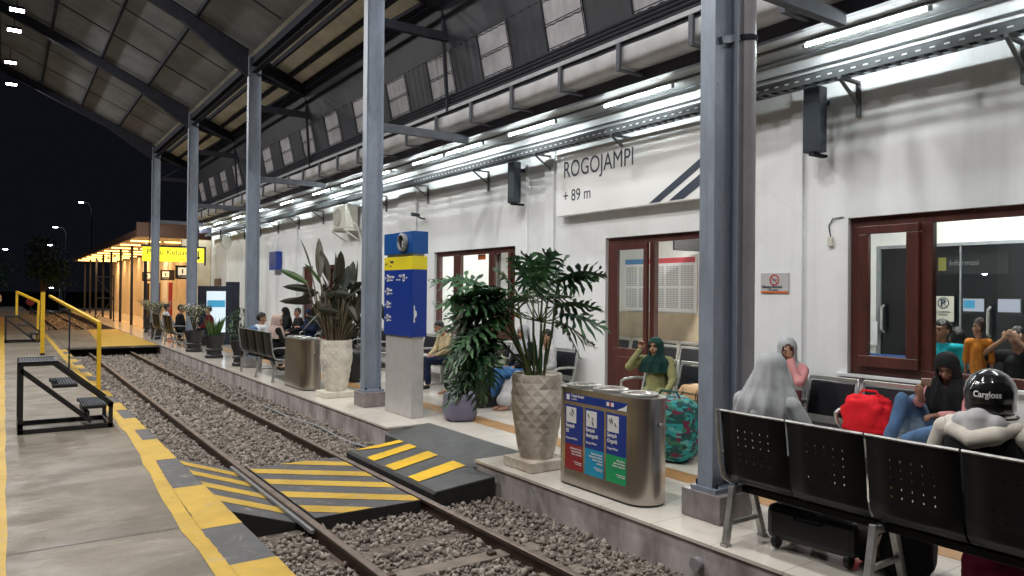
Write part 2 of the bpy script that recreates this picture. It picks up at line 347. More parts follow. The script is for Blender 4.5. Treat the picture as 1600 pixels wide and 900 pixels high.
def text(s, size, loc, face, m, parent=None, name='lettering', align='LEFT', depth=.001, sx=1, bold=0):
    cu = bpy.data.curves.new(name, 'FONT'); cu.body = s; cu.size = size; cu.align_x = align; cu.extrude = depth; cu.offset = bold
    t = bpy.data.objects.new('tmp', cu); S.collection.objects.link(t)
    me = bpy.data.meshes.new_from_object(t.evaluated_get(bpy.context.evaluated_depsgraph_get()))
    bpy.data.objects.remove(t); bpy.data.curves.remove(cu)
    me.transform(Matrix.Diagonal((sx,1,1,1)))
    me.transform((FACE[face] if isinstance(face,str) else face).to_4x4()); me.materials.clear(); me.materials.append(MT[m] if isinstance(m,str) else m)
    o = bpy.data.objects.new(name, me); C.objects.link(o); o.location = loc
    if parent: o.parent = parent
    return o
def rough_edge(poly, step=.05, amp=.005, seed=0):
    """hand painted edge: the outline gains points that wander a few millimetres"""
    out = []; n = len(poly)
    for i in range(n):
        a, b = poly[i], poly[(i+1) % n]; L = math.hypot(b[0]-a[0], b[1]-a[1]); k = max(1, int(L/step))
        for q in range(k):
            u = q/k; x = a[0]+(b[0]-a[0])*u; y = a[1]+(b[1]-a[1])*u
            if q: x += amp*noise.noise((x*23,y*23,seed))*2; y += amp*noise.noise((x*23+9,y*23,seed+5))*2
            out.append((x,y))
    return out
def clip(poly, x0, x1, y0, y1):
    def cl(ps, ax, v, keep):
        out = []
        for i in range(len(ps)):
            a, b = ps[i-1], ps[i]; ia, ib = keep(a[ax], v), keep(b[ax], v)
            if ia != ib:
                t = (v-a[ax])/(b[ax]-a[ax]); out.append(tuple(a[k]+(b[k]-a[k])*t for k in range(2)))
            if ib: out.append(b)
        return out
    for ax, v, kp in ((0,x0,lambda c,v: c >= v),(0,x1,lambda c,v: c <= v),(1,y0,lambda c,v: c >= v),(1,y1,lambda c,v: c <= v)):
        if poly: poly = cl(poly, ax, v, kp)
    return poly
# ------------------------------------------------------------------ ground, platforms, track
def struct(mb, name, m, **k): return tag(mb.build(name, m, **k), kind='structure')
struct(MB().add([(-300,-300,-.5),(300,-300,-.5),(300,600,-.5),(-300,600,-.5)], [(0,1,2,3)]), 'ground', 'earth')
# ballast
import numpy as np
def rocks(n, x0,x1,y0,y1, z0, z1, s0, s1, seed, avoid):
    g = np.random.default_rng(seed)
    x = g.uniform(x0,x1,n); u = g.uniform(0,1,n); y = y0 + (y1-y0)*u
    keep = np.ones(n,bool)
    for a in avoid: keep &= ~((x>a[0])&(x<a[1])&(y>a[2])&(y<a[3]))
    x = x[keep]; y = y[keep]; n = len(x)
    z = g.uniform(z0,z1,n)
    base = np.array([(-1,-1,-1),(1,-1,-1),(1,1,-1),(-1,1,-1),(-1,-1,1),(1,-1,1),(1,1,1),(-1,1,1)],float)*.6
    V = base[None]*(1+g.uniform(-.42,.3,(n,8,3)))
    V[:,4:,:2] *= g.uniform(.35,1,(n,1,1))
    sc = (s0+(s1*1.25-s0)*g.uniform(0,1,(n,1,1))**1.8)*np.stack([g.uniform(.8,1.5,n),g.uniform(.6,1.1,n),g.uniform(.4,.8,n)],-1)[:,None]
    V = V*sc
    q = g.normal(size=(n,4)); q[:,0] += .8; q /= np.linalg.norm(q,axis=1)[:,None]
    w_,a,b,c = q.T
    Rm = np.stack([np.stack([1-2*(b*b+c*c),2*(a*b-c*w_),2*(a*c+b*w_)],-1),np.stack([2*(a*b+c*w_),1-2*(a*a+c*c),2*(b*c-a*w_)],-1),np.stack([2*(a*c-b*w_),2*(b*c+a*w_),1-2*(a*a+b*b)],-1)],1)
    V = np.einsum('nij,nkj->nki',Rm,V) + np.stack([x,y,z],-1)[:,None]
    fc = np.array([(0,3,2,1),(4,5,6,7),(0,1,5,4),(1,2,6,5),(2,3,7,6),(3,0,4,7)])
    Fc = fc[None] + (np.arange(n)*8)[:,None,None]
    return V.reshape(-1,3), Fc.reshape(-1,4)
av = [(1.5,4.3,6.4,8.62),(1.5,4.3,26.6,38),(2.205,2.275,-9,99),(3.365,3.435,-9,99)]
# sleepers' tops stay bare near the camera
SL = [3.15+.62*k for k in range(36)]
for k,y in enumerate(SL[:12]):
    av.append((2.0,3.65,y-.085,y+.085) if k < 5 else (2.3,2.9,y-.04,y+.04))
parts_ = [rocks(24000,1.5,4.26,2.0,11.5,-.332,-.296,.014,.038,1,av), rocks(15000,1.5,4.26,11.5,26.6,-.345,-.30,.026,.055,2,av), rocks(2500,1.5,4.26,38,80,-.345,-.30,.06,.10,3,av)]
vs = np.concatenate([p[0] for p in parts_]); off = 0; fs = []
for p in parts_: fs.append(p[1]+off); off += len(p[0])
fs = np.concatenate(fs)
me = bpy.data.meshes.new('ballast'); me.vertices.add(len(vs)); me.vertices.foreach_set('co', vs.ravel())
me.loops.add(fs.size); me.loops.foreach_set('vertex_index', fs.ravel()); me.polygons.add(len(fs)); me.polygons.foreach_set('loop_start', np.arange(len(fs))*4)
me.update(calc_edges=True); me.validate()
stm = bpy.data.materials.new('ballast_stones'); stm.use_nodes = True; n_ = stm.node_tree; b_ = n_.nodes['Principled BSDF']; b_.inputs['Roughness'].default_value = .85
g_ = n_.nodes.new('ShaderNodeNewGeometry'); r_ = n_.nodes.new('ShaderNodeValToRGB'); n_.links.new(g_.outputs['Random Per Island'], r_.inputs[0])
r_.color_ramp.elements[0].color = (.145,.125,.108,1); r_.color_ramp.elements[1].color = (.36,.315,.275,1); e = r_.color_ramp.elements.new(.5); e.color = (.225,.192,.166,1)
n_.links.new(r_.outputs[0], b_.inputs['Base Color'])
me.materials.append(stm); me.polygons.foreach_set('material_index', np.zeros(len(fs),dtype=np.int32))
o = bpy.data.objects.new('ballast', me); C.objects.link(o); tag(o, 'crushed brown grey stones lying between and beside the rails', 'ballast', kind='stuff')
# bed under the stones, gently uneven
mb = MB(); nx, ny = 14, 220
for j in range(ny+1):
    for i in range(nx+1):
        x = 1.45+2.85*i/nx; y = 1+84*j/ny
        mb.v.append((x,y,-.326+.018*noise.noise((x*2.1,y*1.7,0))))
for j in range(ny):
    for i in range(nx):
        a = j*(nx+1)+i; mb.f.append((a,a+1,a+nx+2,a+nx+1)); mb.mi.append(0)
struct(mb, 'track_bed', 'bed', smooth=True)
# rails
def rail(x, label):
    t = thing('rail', label, 'rail', (x,0,0), 0, 'rails of the station track')
    prof = [(-.06,-.345),(.06,-.345),(.06,-.333),(.012,-.32),(.010,-.235),(.034,-.222),(.034,-.195),(-.034,-.195),(-.034,-.222),(-.010,-.235),(-.012,-.32),(-.06,-.333)]
    MB().poly([(a,1.0,z) for a,z in prof], (0,84,0)).build('rail_web', 'rail', t)
    MB().poly([(-.030,1.0,-.1945),(.030,1.0,-.1945),(.024,1.0,-.189),(-.024,1.0,-.189)], (0,84,0)).build('rail_head', 'railtop', t)
    return t
rail(2.24, 'rusty rail on the side of the bare concrete platform'); rail(3.40, 'rusty rail on the side of the tiled platform')
sl = None
for k,y in enumerate(SL[:4]):
    ds = ['nearest the bottom edge of the photo','second from the bottom edge of the photo','third from the bottom edge of the photo','closest to the striped crossing'][k]
    t = thing('sleeper', 'weathered grey brown sleeper under the rails, %s' % ds, 'sleeper', (2.82,y,0), R(rnd.uniform(-1,1)), 'sleepers between the rails')
    if not sl:
        a = MB().box(-.9,.9,-.085,.085,-.36,-.292).build('sleeper_body', 'sleeper', t, bevel=.008); f_ = []
        for s_ in (-.72,-.44,.44,.72): f_.append(MB().box(s_-.035,s_+.035,-.03,.03,-.292,-.268).build('rail_clip', 'rail', t, bevel=.006))
        sl = t
    else:
        for ch in sl.children: c = ch.copy(); C.objects.link(c); c.parent = t
# low guide timber and loose pipe along right platform wall
mb = MB(); pts = [(3.98+.06*math.sin(y*.8)+.03*math.sin(y*2.3), y, -.285+.015*math.sin(y*3)) for y in [9.3+.4*i for i in range(44)]]
tag(mb.tube(pts, .014, 6).build('loose_pipe', 'galv', smooth=True), 'thin grey pipe lying on the stones beside the tiled platform wall', 'pipe')

# left platform
struct(MB().box(-5,1.55,-4,90,-.5,0), 'platform_concrete', 'concrete')
def yl(y): return 1.13 if y < 6.5 else (1.13+(y-6.5)*.045 if y < 10 else 1.285)
mb = MB(); ys = [2+.5*i for i in range(70)]
for a,b in zip(ys, ys[1:]):
    e = .012*math.sin(a*5); mb.add([(yl(a)-.0+e,a,.004),(yl(a)+.125,a,.004),(yl(b)+.125,b,.004),(yl(b)+.012*math.sin(b*5),b,.004)], [(0,1,2,3)])
struct(mb, 'edge_line', 'yellow')
mb = MB(); ys = [1+.7*i for i in range(80)]
for a,b in zip(ys, ys[1:]):
    mb.add([(-.16,a,.004),(.035+.008*math.sin(a*3),a,.004),(.035+.008*math.sin(b*3),b,.004),(-.16,b,.004)], [(0,1,2,3)])
struct(mb, 'inner_line', 'yellow')
mb = MB(); mk = MB()
tr = [3.0,4.15,5.07,5.95,7.3,8.6,9.84,10.6,11.6,12.45,13.3,14.15,15.0,15.85,16.7,17.6,18.5,19.4,20.3,21.2,22.1,23,23.9,24.8,25.7,26.5]
for i,(a,b) in enumerate(zip(tr,tr[1:])):
    tgt = mk if i % 2 == 0 else mb
    if i == 0: tgt = mk
    if i == 1: tgt = mb
    pl = rough_edge([(yl(a)+.118,a),(1.552,a),(1.552,b),(yl(b)+.118,b)],.06,.006,i*.1); tgt.add([(min(x,1.553),y,.0075 if tgt is mb else .0055) for x,y in pl], [tuple(range(len(pl)))])
    tgt.add([(1.5535,a,.004),(1.5535,b,.004),(1.5535,b,-.13),(1.5535,a,-.13)], [(0,1,2,3)])
struct(mb, 'kerb_marking', 'yellow'); struct(mk, 'kerb_marking_dark', 'darkpaint')

mb = MB()
for y in (6.1,12.9,19.6,26.4,33.2):
    mb.add([(-5,y,.002),(1.15,y-.01,.002),(1.15,y+.002,.002),(-5,y+.012,.002)],[(0,1,2,3)])
struct(mb, 'platform_joint', 'darkpaint')
# right platform with the notch of the crossing ramp
out = [(4.255,-4),(12.6,-4),(12.6,80),(4.255,80),(4.255,9.1),(4.87,9.1),(4.87,6.85),(4.255,6.85)]
struct(MB().poly([(x,y,-.5) for x,y in out], (0,0,.474)), 'platform_body', 'kerb_wall')
out2 = [(4.24,-4),(7.5,-4),(7.5,80),(4.24,80),(4.24,9.09),(4.86,9.09),(4.86,6.86),(4.24,6.86)]
struct(MB().poly([(x,y,-.025) for x,y in out2], (0,0,.025)), 'platform_floor', 'tile')
struct(MB().box(5.44,5.74,-4,60,.0,.004), 'guide_path', 'strip')
# drain hole of the platform wall
tag(MB().lathe([(.035,0),(.05,0),(.05,.06),(.035,.06)], n=16).build('drain_pipe','pvc',smooth=40), 'short grey drain pipe mouth in the near platform wall', 'pipe')
dp = C.objects[-1]; dp.rotation_euler = (0,R(-90),0); dp.location = (4.262,3.72,-.17)

# crossing: middle panel, left panel, right ramp
t = thing('striped_crossing', 'black crossing panel with yellow diagonal stripes between the two rails', 'crossing panel', (2.82,7.5,0), 0, 'striped panels of the track crossing')
P = t
def loc(o_, p): o_.location = (-p.location.x, -p.location.y, 0); return o_
loc(MB().box(2.30,3.345,6.40,8.60,-.345,-.2).build('panel_slab','rubber_side',t,bevel=.004), t)
loc(MB().add([(2.303,6.403,-.197),(3.342,6.403,-.197),(3.342,8.597,-.197),(2.303,8.597,-.197)],[(0,1,2,3)]).build('panel_top','darkpaint',t), t)
mb = MB(); k_ = (7.715-8.584)/(3.357-2.266)
for y0_ in (9.17,8.60,8.05,7.47,6.90):
    w_ = .25; a = [(2.2,y0_+.04),(3.5,y0_+.04+k_*1.3),(3.5,y0_+.04+k_*1.3-w_),(2.2,y0_+.04-w_)]
    c_ = clip(a,2.305,3.34,6.405,8.595)
    if len(c_) > 2: c_ = rough_edge(c_); mb.add([(x,y,-.193) for x,y in c_], [tuple(range(len(c_)))])
loc(mb.build('stripe','yellow',t), t)
t = thing('striped_crossing', 'striped crossing panel between the bare concrete platform and the first rail', 'crossing panel', (1.88,7.7,0), 0, 'striped panels of the track crossing')
loc(MB().poly([(1.56,6.55,-.34),(2.20,6.55,-.34),(2.20,6.55,-.27),(1.56,6.55,-.05)],(0,2.40,0)).build('panel_slab','rubber_side',t,bevel=.004), t)
def zl(x): return -.05 + (x-1.56)/.64*(-.22) + .003
loc(MB().add([(1.563,6.555,zl(1.563)),(2.198,6.555,zl(2.198)),(2.198,8.945,zl(2.198)),(1.563,8.945,zl(1.563))],[(0,1,2,3)]).build('panel_top','darkpaint',t), t)
mb = MB()
for y0_ in (8.66,8.15,7.60,7.03):
    a = [(1.5,y0_+.06),(2.3,y0_-1.72),(2.3,y0_-2.02),(1.5,y0_-.24)]
    a = [(1.5,y0_+.13),(2.3,y0_+.09),(2.3,y0_-.16),(1.5,y0_-.12)]
    c_ = clip(a,1.566,2.195,6.56,8.94)
    if len(c_) > 2: c_ = rough_edge(c_); mb.add([(x,y,zl(x)+.004) for x,y in c_], [tuple(range(len(c_)))])
loc(mb.build('stripe','yellow',t), t)
loc(MB().bar((2.19,6.15,-.235),(2.19,8.9,-.235),.03,.03).build('edge_bar','galv',t), t)
t = thing('crossing_ramp', 'dark grey ramp with bright yellow bands leading up to the tiled platform', 'ramp', (4.1,7.6,0))
zz = lambda x: (-.155 if x < 3.5 else -.155+(x-3.5)*.085 if x < 4.2 else -.0955+(x-4.2)*.152)
loc(MB().poly([(3.50,6.42,-.34),(4.22,6.42,-.34),(4.22,6.42,-.0955),(3.53,6.42,-.153),(3.50,6.42,-.17)],(0,2.25,0)).build('ramp_body','rubber_side',t,bevel=.01), t)
loc(MB().add([(3.53,6.43,-.149),(4.22,6.43,-.091),(4.22,8.66,-.091),(3.53,8.66,-.149)],[(0,1,2,3)]).build('ramp_apron','rubber',t), t)
loc(MB().poly([(4.21,6.865,-.2),(4.845,6.865,-.2),(4.89,6.865,.002),(4.84,6.865,.006),(4.21,6.865,-.0905)],(0,2.22,0)).build('ramp_slope','rubber',t), t)
mb = MB()
for q in ([(3.56,8.60),(4.20,8.645),(4.20,8.50),(3.85,8.47)],[(3.55,8.16),(4.20,8.36),(4.20,8.14),(3.55,7.95)],[(3.55,7.66),(4.20,7.86),(4.20,7.60),(3.55,7.41)],[(3.55,7.08),(4.20,7.26),(4.20,6.98),(3.55,6.83)]):
    q = rough_edge(q); mb.add([(x,y,zz(x)+.012) for x,y in q],[tuple(range(len(q)))])
loc(mb.build('stripe','yellow2',t), t)
# far crossing slab
t = thing('crossing_slab', 'pale concrete boarding slab bridging the track between both platforms', 'slab', (2.9,32,0))
loc(MB().box(1.57,4.22,26.5,38,-.06,-.004).build('slab_body','concrete',t), t)
loc(MB().add([(2.55,26.6,0.0),(4.2,26.6,0.0),(4.2,37.9,0.0),(3.1,37.9,0.0)],[(0,1,2,3)]).build('painted_area','yellow',t), t)
loc(MB().box(1.7,4.1,27.0,37.5,-.45,-.062).build('slab_void','rubber_side',t), t)  # black block stands in for the dark void beneath the slab
# ------------------------------------------------------------------ canopy columns and roof
COLY = [4.05, 11.0, 17.9, 24.75, 31.6]
cp = None
desc = ['grey steel I-section column beside the near black bench', 'grey steel I-section column standing behind the blue totem sign', 'grey steel column behind the seated group with the pale pink hijab',
        'grey steel column between the snake plant and the flowering shrub', 'farthest grey steel column beside the yellow exit sign']
for k, y in enumerate(COLY):
    t = thing('steel_column', desc[k], 'column', (4.84,y,0), 0, 'steel columns of the platform canopy')
    if not cp:
        mb = MB(); hx, fy, tf, tw = .145, .075, .012, .010
        mb.box(-hx,-hx+tf,-fy,fy,.26,7.35).box(hx-tf,hx,-fy,fy,.26,7.35).box(-hx+tf,hx-tf,-tw/2,tw/2,.26,7.35)
        mb.build('column_shaft','steel',t)
        MB().box(-.20,.20,-.20,.20,.003,.225).build('plinth','kerb_tile',t,bevel=.006)
        MB().box(-.17,.17,-.13,.13,.225,.26).build('base_plate','steel',t)
        mb = MB()
        for sx in (-.12,.12):
            for sy in (-.10,.10): mb.lathe([(.013,.26),(.013,.30)],(sx,sy,0),8)
        mb.build('anchor_bolt','steel_dark',t)
        cp = t
    else:
        for ch in cp.children: c = ch.copy(); C.objects.link(c); c.parent = t
# downpipe next to the near column
t = thing('downpipe', 'thick round grey downpipe clamped beside the near column', 'pipe', (5.14,4.02,0))
MB().tube([(0,0,.02),(0,0,7.2)],.082,20).build('pipe_tube','pvc',t,smooth=40)
MB().tube([(0,0,.5),(0,0,.56)],.092,20).build('pipe_socket','pvc',t,smooth=40)
MB().tube([(0,0,3.95),(0,0,3.99)],.094,20).build('pipe_clamp','steel_dark',t,smooth=40)
MB().bar((-.1,0,3.97),(-.32,0,3.90),.03,.06).build('clamp_arm','steel',t)

# roof
SLP = .465; RZ = 7.32
def rz(x): return RZ + (4.84-x)*SLP
XR = -3.2      # ridge
t = thing('platform_canopy', 'tall pitched steel roof with brown grey sheets over the track', 'canopy')
def cpart(mb, name, m, **k): return mb.build(name, m, t, **k)
def sheet(x0, x1, y0, y1, m, name, mirror=False):
    """corrugated sheet following the slope"""
    mb = MB(); n = int((y1-y0)/.075)
    f = (lambda x: rz(x)) if not mirror else (lambda x: rz(2*XR-x))
    for i in range(n+1):
        y = y0+(y1-y0)*i/n; dz = .014*(1 if i % 2 else -1)
        mb.v += [(x0,y,f(x0)+.20+dz),(x1,y,f(x1)+.20+dz)]
    for i in range(n): mb.f.append((2*i,2*i+1,2*i+3,2*i+2)); mb.mi.append(0)
    return mb.build(name, m, t)
Y0, Y1 = -2.85, 32.2
for i in range(5):
    sheet(4.84-(i+1)*1.6, 4.84-i*1.6, Y0, Y1, 'roof', 'roof_sheet')
sheet(4.84, 6.12, Y0, Y1, 'roof2', 'roof_sheet')
for i in range(3): sheet(XR-(i+1)*1.7, XR-i*1.7, Y0, Y1, 'roof', 'roof_sheet', True)
# sheet joints seen from below: thin battens
for y in [ -2.85, 4.05, 11.0, 17.9, 24.75, 31.6]:
    mb = MB()
    # tapered rafter down to both sides
    for (xa, xb) in ((4.84, XR), (4.84, 6.08)):
        mb.bar((xa,y,rz(xa)-.02),(xb,y,rz(xb)-.02),.15,.018,up=(0,1,0)) if False else None
    def raf(xa, xb, f, d0, d1):
        pts = [(xa,f(xa)+.10),(xb,f(xb)+.10),(xb,f(xb)+.10-d1),(xa,f(xa)+.10-d0)]
        m2 = MB().poly([(x,y-.005,z) for x,z in pts],(0,.01,0))
        for lo in (0,1):
            q = [(pts[0],pts[1]),(pts[3],pts[2])][lo]
            m2.poly([(q[0][0],y-.075,q[0][1]),(q[1][0],y-.075,q[1][1]),(q[1][0],y-.075,q[1][1]-.012),(q[0][0],y-.075,q[0][1]-.012)],(0,.15,0))
        return m2
    f2 = lambda x: rz(2*XR-x)
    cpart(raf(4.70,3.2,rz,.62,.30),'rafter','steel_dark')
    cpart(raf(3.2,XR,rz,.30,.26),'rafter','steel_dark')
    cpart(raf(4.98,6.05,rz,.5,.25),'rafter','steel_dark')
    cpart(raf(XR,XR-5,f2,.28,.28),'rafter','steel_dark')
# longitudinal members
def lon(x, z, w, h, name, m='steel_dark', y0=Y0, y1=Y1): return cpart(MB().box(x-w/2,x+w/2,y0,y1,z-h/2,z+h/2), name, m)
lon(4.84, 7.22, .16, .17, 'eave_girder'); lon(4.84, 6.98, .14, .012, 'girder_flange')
for x in (3.55,2.3,1.05,-.2,-1.45,-2.6): lon(x, rz(x)+.135, .065, .10, 'purlin')
for x in (XR-1.3,XR-2.8,XR-4.3): lon(x, rz(2*XR-x)+.135, .065, .10, 'purlin')
for x in (5.3,5.7,6.05): lon(x, rz(x)+.135, .065, .10, 'purlin')
# cross battens in the plane of the roof (between rafters)
for j in range(5):
    a, b = (-2.85, *COLY)[j], COLY[j]
    for q in (1/3., 2/3.):
        y = a+(b-a)*q
        cpart(MB().bar((4.75,y,rz(4.75)+.185),(XR,y,rz(XR)+.185),.02,.02),'sheet_seam','steel_dark')
# stays from the columns to the building side
for y in COLY:
    cpart(MB().box(4.99,6.20,y-.05,y+.05,6.08,6.22),'tie_beam','steel_dark')
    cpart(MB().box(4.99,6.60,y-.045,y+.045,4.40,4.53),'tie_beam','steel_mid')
    cpart(MB().bar((6.10,y,6.15),(6.20,y,4.9),.05,.05),'hanger','steel_dark')
    cpart(MB().bar((6.1,y,7.0-.3),(6.1,y,6.1),.06,.06),'hanger','steel_dark')
    cpart(MB().bar((5.05,y,6.15),(5.85,y,6.75),.05,.05),'strut','steel_dark')
# skirt: leaning dark sheet with pale translucent panes
def xs(z): return 6.42-(z-4.95)*.215
def sk(ya, yb, za, zb, name, m, off=0, th=.02, wave=False):
    mb = MB(); n = max(1,int((yb-ya)/.09)) if wave else 1
    for i in range(n+1):
        y = ya+(yb-ya)*i/n; d = off + (.014 if (i % 2 and wave) else 0)
        mb.v += [(xs(za)+d,y,za),(xs(zb)+d,y,zb)]
    for i in range(n): mb.f.append((2*i,2*i+1,2*i+3,2*i+2)); mb.mi.append(0)
    return cpart(mb, name, m)
PY = [9.265+1.72*k for k in range(-6,14)]
sk(Y0,Y1,4.95,5.25,'skirt_sheet','skirt'); sk(Y0,Y1,5.95,6.75,'skirt_sheet','skirt')
prev = Y0
for p in PY:
    if p > prev: sk(prev,p,5.25,5.95,'skirt_sheet','skirt',wave=True)
    sk(p,p+.83,5.25,5.95,'translucent_pane','translucent',wave=True); prev = p+.83
    mb = MB()
    for z in (5.27,5.60,5.93): mb.bar((xs(z)-.02,p,z),(xs(z)-.02,p+.83,z),.011,.011)
    for q in (.0,.83): mb.bar((xs(5.25)-.018,p+q,5.25),(xs(5.95)-.018,p+q,5.95),.010,.010)
    cpart(mb,'pane_frame','steel_dark')
sk(prev,Y1,5.25,5.95,'skirt_sheet','skirt')
# rows of dark pipes below the skirt
mb = MB()
for i,(x,z) in enumerate(((6.30,5.19),(6.27,5.12),(6.24,5.05),(6.26,4.985))): mb.tube([(x,Y0,z),(x,Y1,z)],.024,6)
cpart(mb,'conduit','steel_dark',smooth=40)
cpart(MB().box(6.19,6.22,Y0,Y1,4.90,4.955),'gutter_lip','galv'); 
cpart(MB().box(6.225,6.27,Y0,Y1,4.855,4.93),'gutter_rail','steel_dark')
# gutter: sagging silvery trough held by straps
mb = MB(); n = 240
prof = [(6.235,4.93),(6.235,4.84),(6.24,4.70),(6.27,4.645),(6.40,4.62),(6.56,4.63),(6.595,4.72)]
for i in range(n+1):
    y = Y0+(Y1-Y0)*i/n; w = .012*math.sin(y*5.4)+.012*noise.noise((y*1.3,0,0))
    for j,(x,z) in enumerate(prof): mb.v.append((x+w*(1 if j in (2,3) else .3), y, z+w*(1 if j in (3,4) else 0)))
m_ = len(prof)
for i in range(n):
    for j in range(m_-1): a = i*m_+j; mb.f.append((a,a+1,a+m_+1,a+m_)); mb.mi.append(0)
cpart(mb,'gutter','gutter',smooth=True)
y = 5.58-1.165*6
while y < Y1:
    cpart(MB().box(6.18,6.215,y-.03,y+.03,4.58,4.90).box(6.18,6.60,y-.03,y+.03,4.55,4.58).build if False else MB().box(6.18,6.212,y-.03,y+.03,4.575,4.895).box(6.18,6.60,y-.03,y+.03,4.555,4.58),'gutter_strap','steel_mid')
    y += 1.165
canopy = t

# ridge lamps (four in view, the rest of the row nearer and beyond), plus unseen lamps added over the track to brighten the platform
lamp0 = None
for k,(x,y,z) in enumerate([(.16,24.8,9.0),(.14,31.5,9.02),(.2,22.8,8.95),(.1,28.6,9.05),(.2,16.3,8.95),(.15,18.3,8.95),(.2,9.8,8.95),(.2,3.4,8.95),(3.2,.3,7.6),(3.2,4.6,7.6),(3.2,8.6,7.6),(-2.6,13.5,10.1),(-2.6,6.6,10.1)]):
    lab = ['second highest','lowest and farthest','topmost','third highest'][k] if k < 4 else None
    t = thing('floodlight', ('bright rectangular floodlight under the dark roof, %s at the photo left edge' % lab) if lab else 'unseen floodlight under the dark roof above the camera', 'floodlight', (x,y,z), 0, 'floodlights hung under the roof')
    if not lamp0:
        MB().box(-.17,.17,-.14,.14,.0,.07).build('housing','steel_dark',t,bevel=.01)
        MB().box(-.155,.155,-.125,.125,-.012,-.002).build('lens','lamp',t)
        MB().tube([(0,0,.07),(0,0,.45)],.012,6).build('hanger','steel_dark',t)
        L = bpy.data.lights.new('floodlight_light','AREA'); L.shape='RECTANGLE'; L.size=.3; L.size_y=.24; L.energy=150; L.color=(1.0,.965,.92)
        lo = bpy.data.objects.new('light',L); C.objects.link(lo); lo.parent=t; lo.location=(0,0,-.03)
        lamp0 = t
    else:
        for ch in lamp0.children:
            c = ch.copy(); C.objects.link(c); c.parent = t
            if x == 3.2 and ch.type == 'LIGHT': c.data = ch.data.copy(); c.data.energy = 72
# ------------------------------------------------------------------ station building
t = thing('station_building', 'long white plastered station building with red brown doors and windows', 'building')
B = t
def bp(mb, name, m, parent=None, **k): return mb.build(name, m, parent or B, **k)
WX, WT, WTOP = 7.5, 7.72, 4.52
YA, YB = -1.5, 34.3
OPEN = [(2.55,4.52,.985,2.655,'win'), (6.55,8.42,0,2.655,'door'), (10.82,13.83,.95,2.655,'win2'), (19.1,20.1,0,2.55,'door2'),(21.3,22.2,.0,2.55,'door3')]
mb = MB(); y = YA
for (a,b,z0,z1,_) in OPEN:
    mb.box(WX,WT,y,a,-.02,WTOP); mb.box(WX,WT,a,b,z1,WTOP)
    if z0 > 0: mb.box(WX,WT,a,b,-.02,z0)
    y = b
mb.box(WX,WT,y,YB,-.02,WTOP)
bp(mb,'wall','wall')
for (a,b) in ((5.05,5.19),(9.66,9.90),(14.6,15.5),(10.40,10.47),(22.6,22.75),(27.4,27.7),(31.2,31.5)):
    bp(MB().box(WX-.045,WX+.01,a,b,0,WTOP-.2),'pilaster','wall')
bp(MB().box(6.68,7.72,YA,YB,WTOP,WTOP+.05),'soffit','soffit')
bp(MB().box(6.60,6.68,YA,YB+.1,4.50,4.74),'eave_beam','beam')
bp(MB().box(6.68,7.75,YB-.05,YB+.02,4.3,WTOP),'gable_trim','beam')
# roof of the building above the soffit
bp(MB().poly([(6.72,YA,4.60),(12.6,YA,6.9),(12.6,YA,7.0),(6.72,YA,4.70)],(0,YB-YA,0)),'roof','roof')
# skirting
y = YA
for (a,b,z0,z1,k_) in OPEN:
    bp(MB().box(WX-.012,WX,y,a,.005,.12),'skirting','kerb_tile'); y = b if z0 == 0 else a
bp(MB().box(WX-.012,WX,y,YB,.005,.12),'skirting','kerb_tile')
# rooms behind
def room(y0, y1, x1, ceil, wains=None, back=True, name='room'):
    bp(MB().box(WT,x1,y0,y1,-.02,.0),'room_floor','floor_in')
    bp(MB().box(WT,x1,y0,y1,ceil,ceil+.05),'room_ceiling','wall_in')
    bp(MB().box(WT,x1,y0-.08,y0,-.02,ceil),'room_wall','wall_in'); bp(MB().box(WT,x1,y1,y1+.08,-.02,ceil),'room_wall','wall_in')
    if back: bp(MB().box(x1,x1+.08,y0-.08,y1+.08,-.02,ceil),'room_wall','wall_in')
    if wains: bp(MB().box(x1-.02,x1,y0,y1,0,wains),'wainscot','wainscot')
def rlight(x,y,z,e,col=(1,.95,.88),sx=1.2,sy=.1,lab=''):
    g = thing('ceiling_lamp', lab, 'lamp', (x,y,z))
    MB().box(-sx/2,sx/2,-sy/2,sy/2,0,.04).build('lamp_body','white',g); MB().box(-sx/2+.03,sx/2-.03,-sy/2+.02,sy/2-.02,-.012,-.001).build('lamp_tube','tube',g)
    L = bpy.data.lights.new('ceiling_lamp_light','AREA'); L.shape='RECTANGLE'; L.size=sx; L.size_y=sy; L.energy=e; L.color=col
    lo = bpy.data.objects.new('light',L); C.objects.link(lo); lo.parent=g; lo.location=(0,0,-.03)
room(6.0,11.6,10.55,3.3,1.45); rlight(9.0,8.2,3.25,60,lab='ceiling lamp of the timetable room behind the open door, outside the view')
room(11.8,14.4,9.6,3.3); rlight(8.6,13.0,3.25,22,lab='ceiling lamp of the room behind the far window, outside the view')
room(-1.2,5.80,9.9,3.4,back=False); rlight(8.7,3.9,3.35,34,lab='ceiling lamp of the waiting room behind the near window, outside the view')
room(18.6,23.5,9.6,3.3)
# frames
FX0, FX1 = 7.56, 7.64
def frame(y0,y1,z0,z1,posts,bottom=True,name='window_frame',fw_=.13):
    mb = MB(); mb.box(FX0,FX1,y0,y1,z1-.10,z1)
    if bottom: mb.box(FX0,FX1,y0,y1,z0,z0+.09)
    for p,w in posts: mb.box(FX0-.004,FX1+.004,p-w/2,p+w/2,z0+(.09 if bottom else 0),z1-.10)
    return bp(mb,name,'wood',bevel=.006)
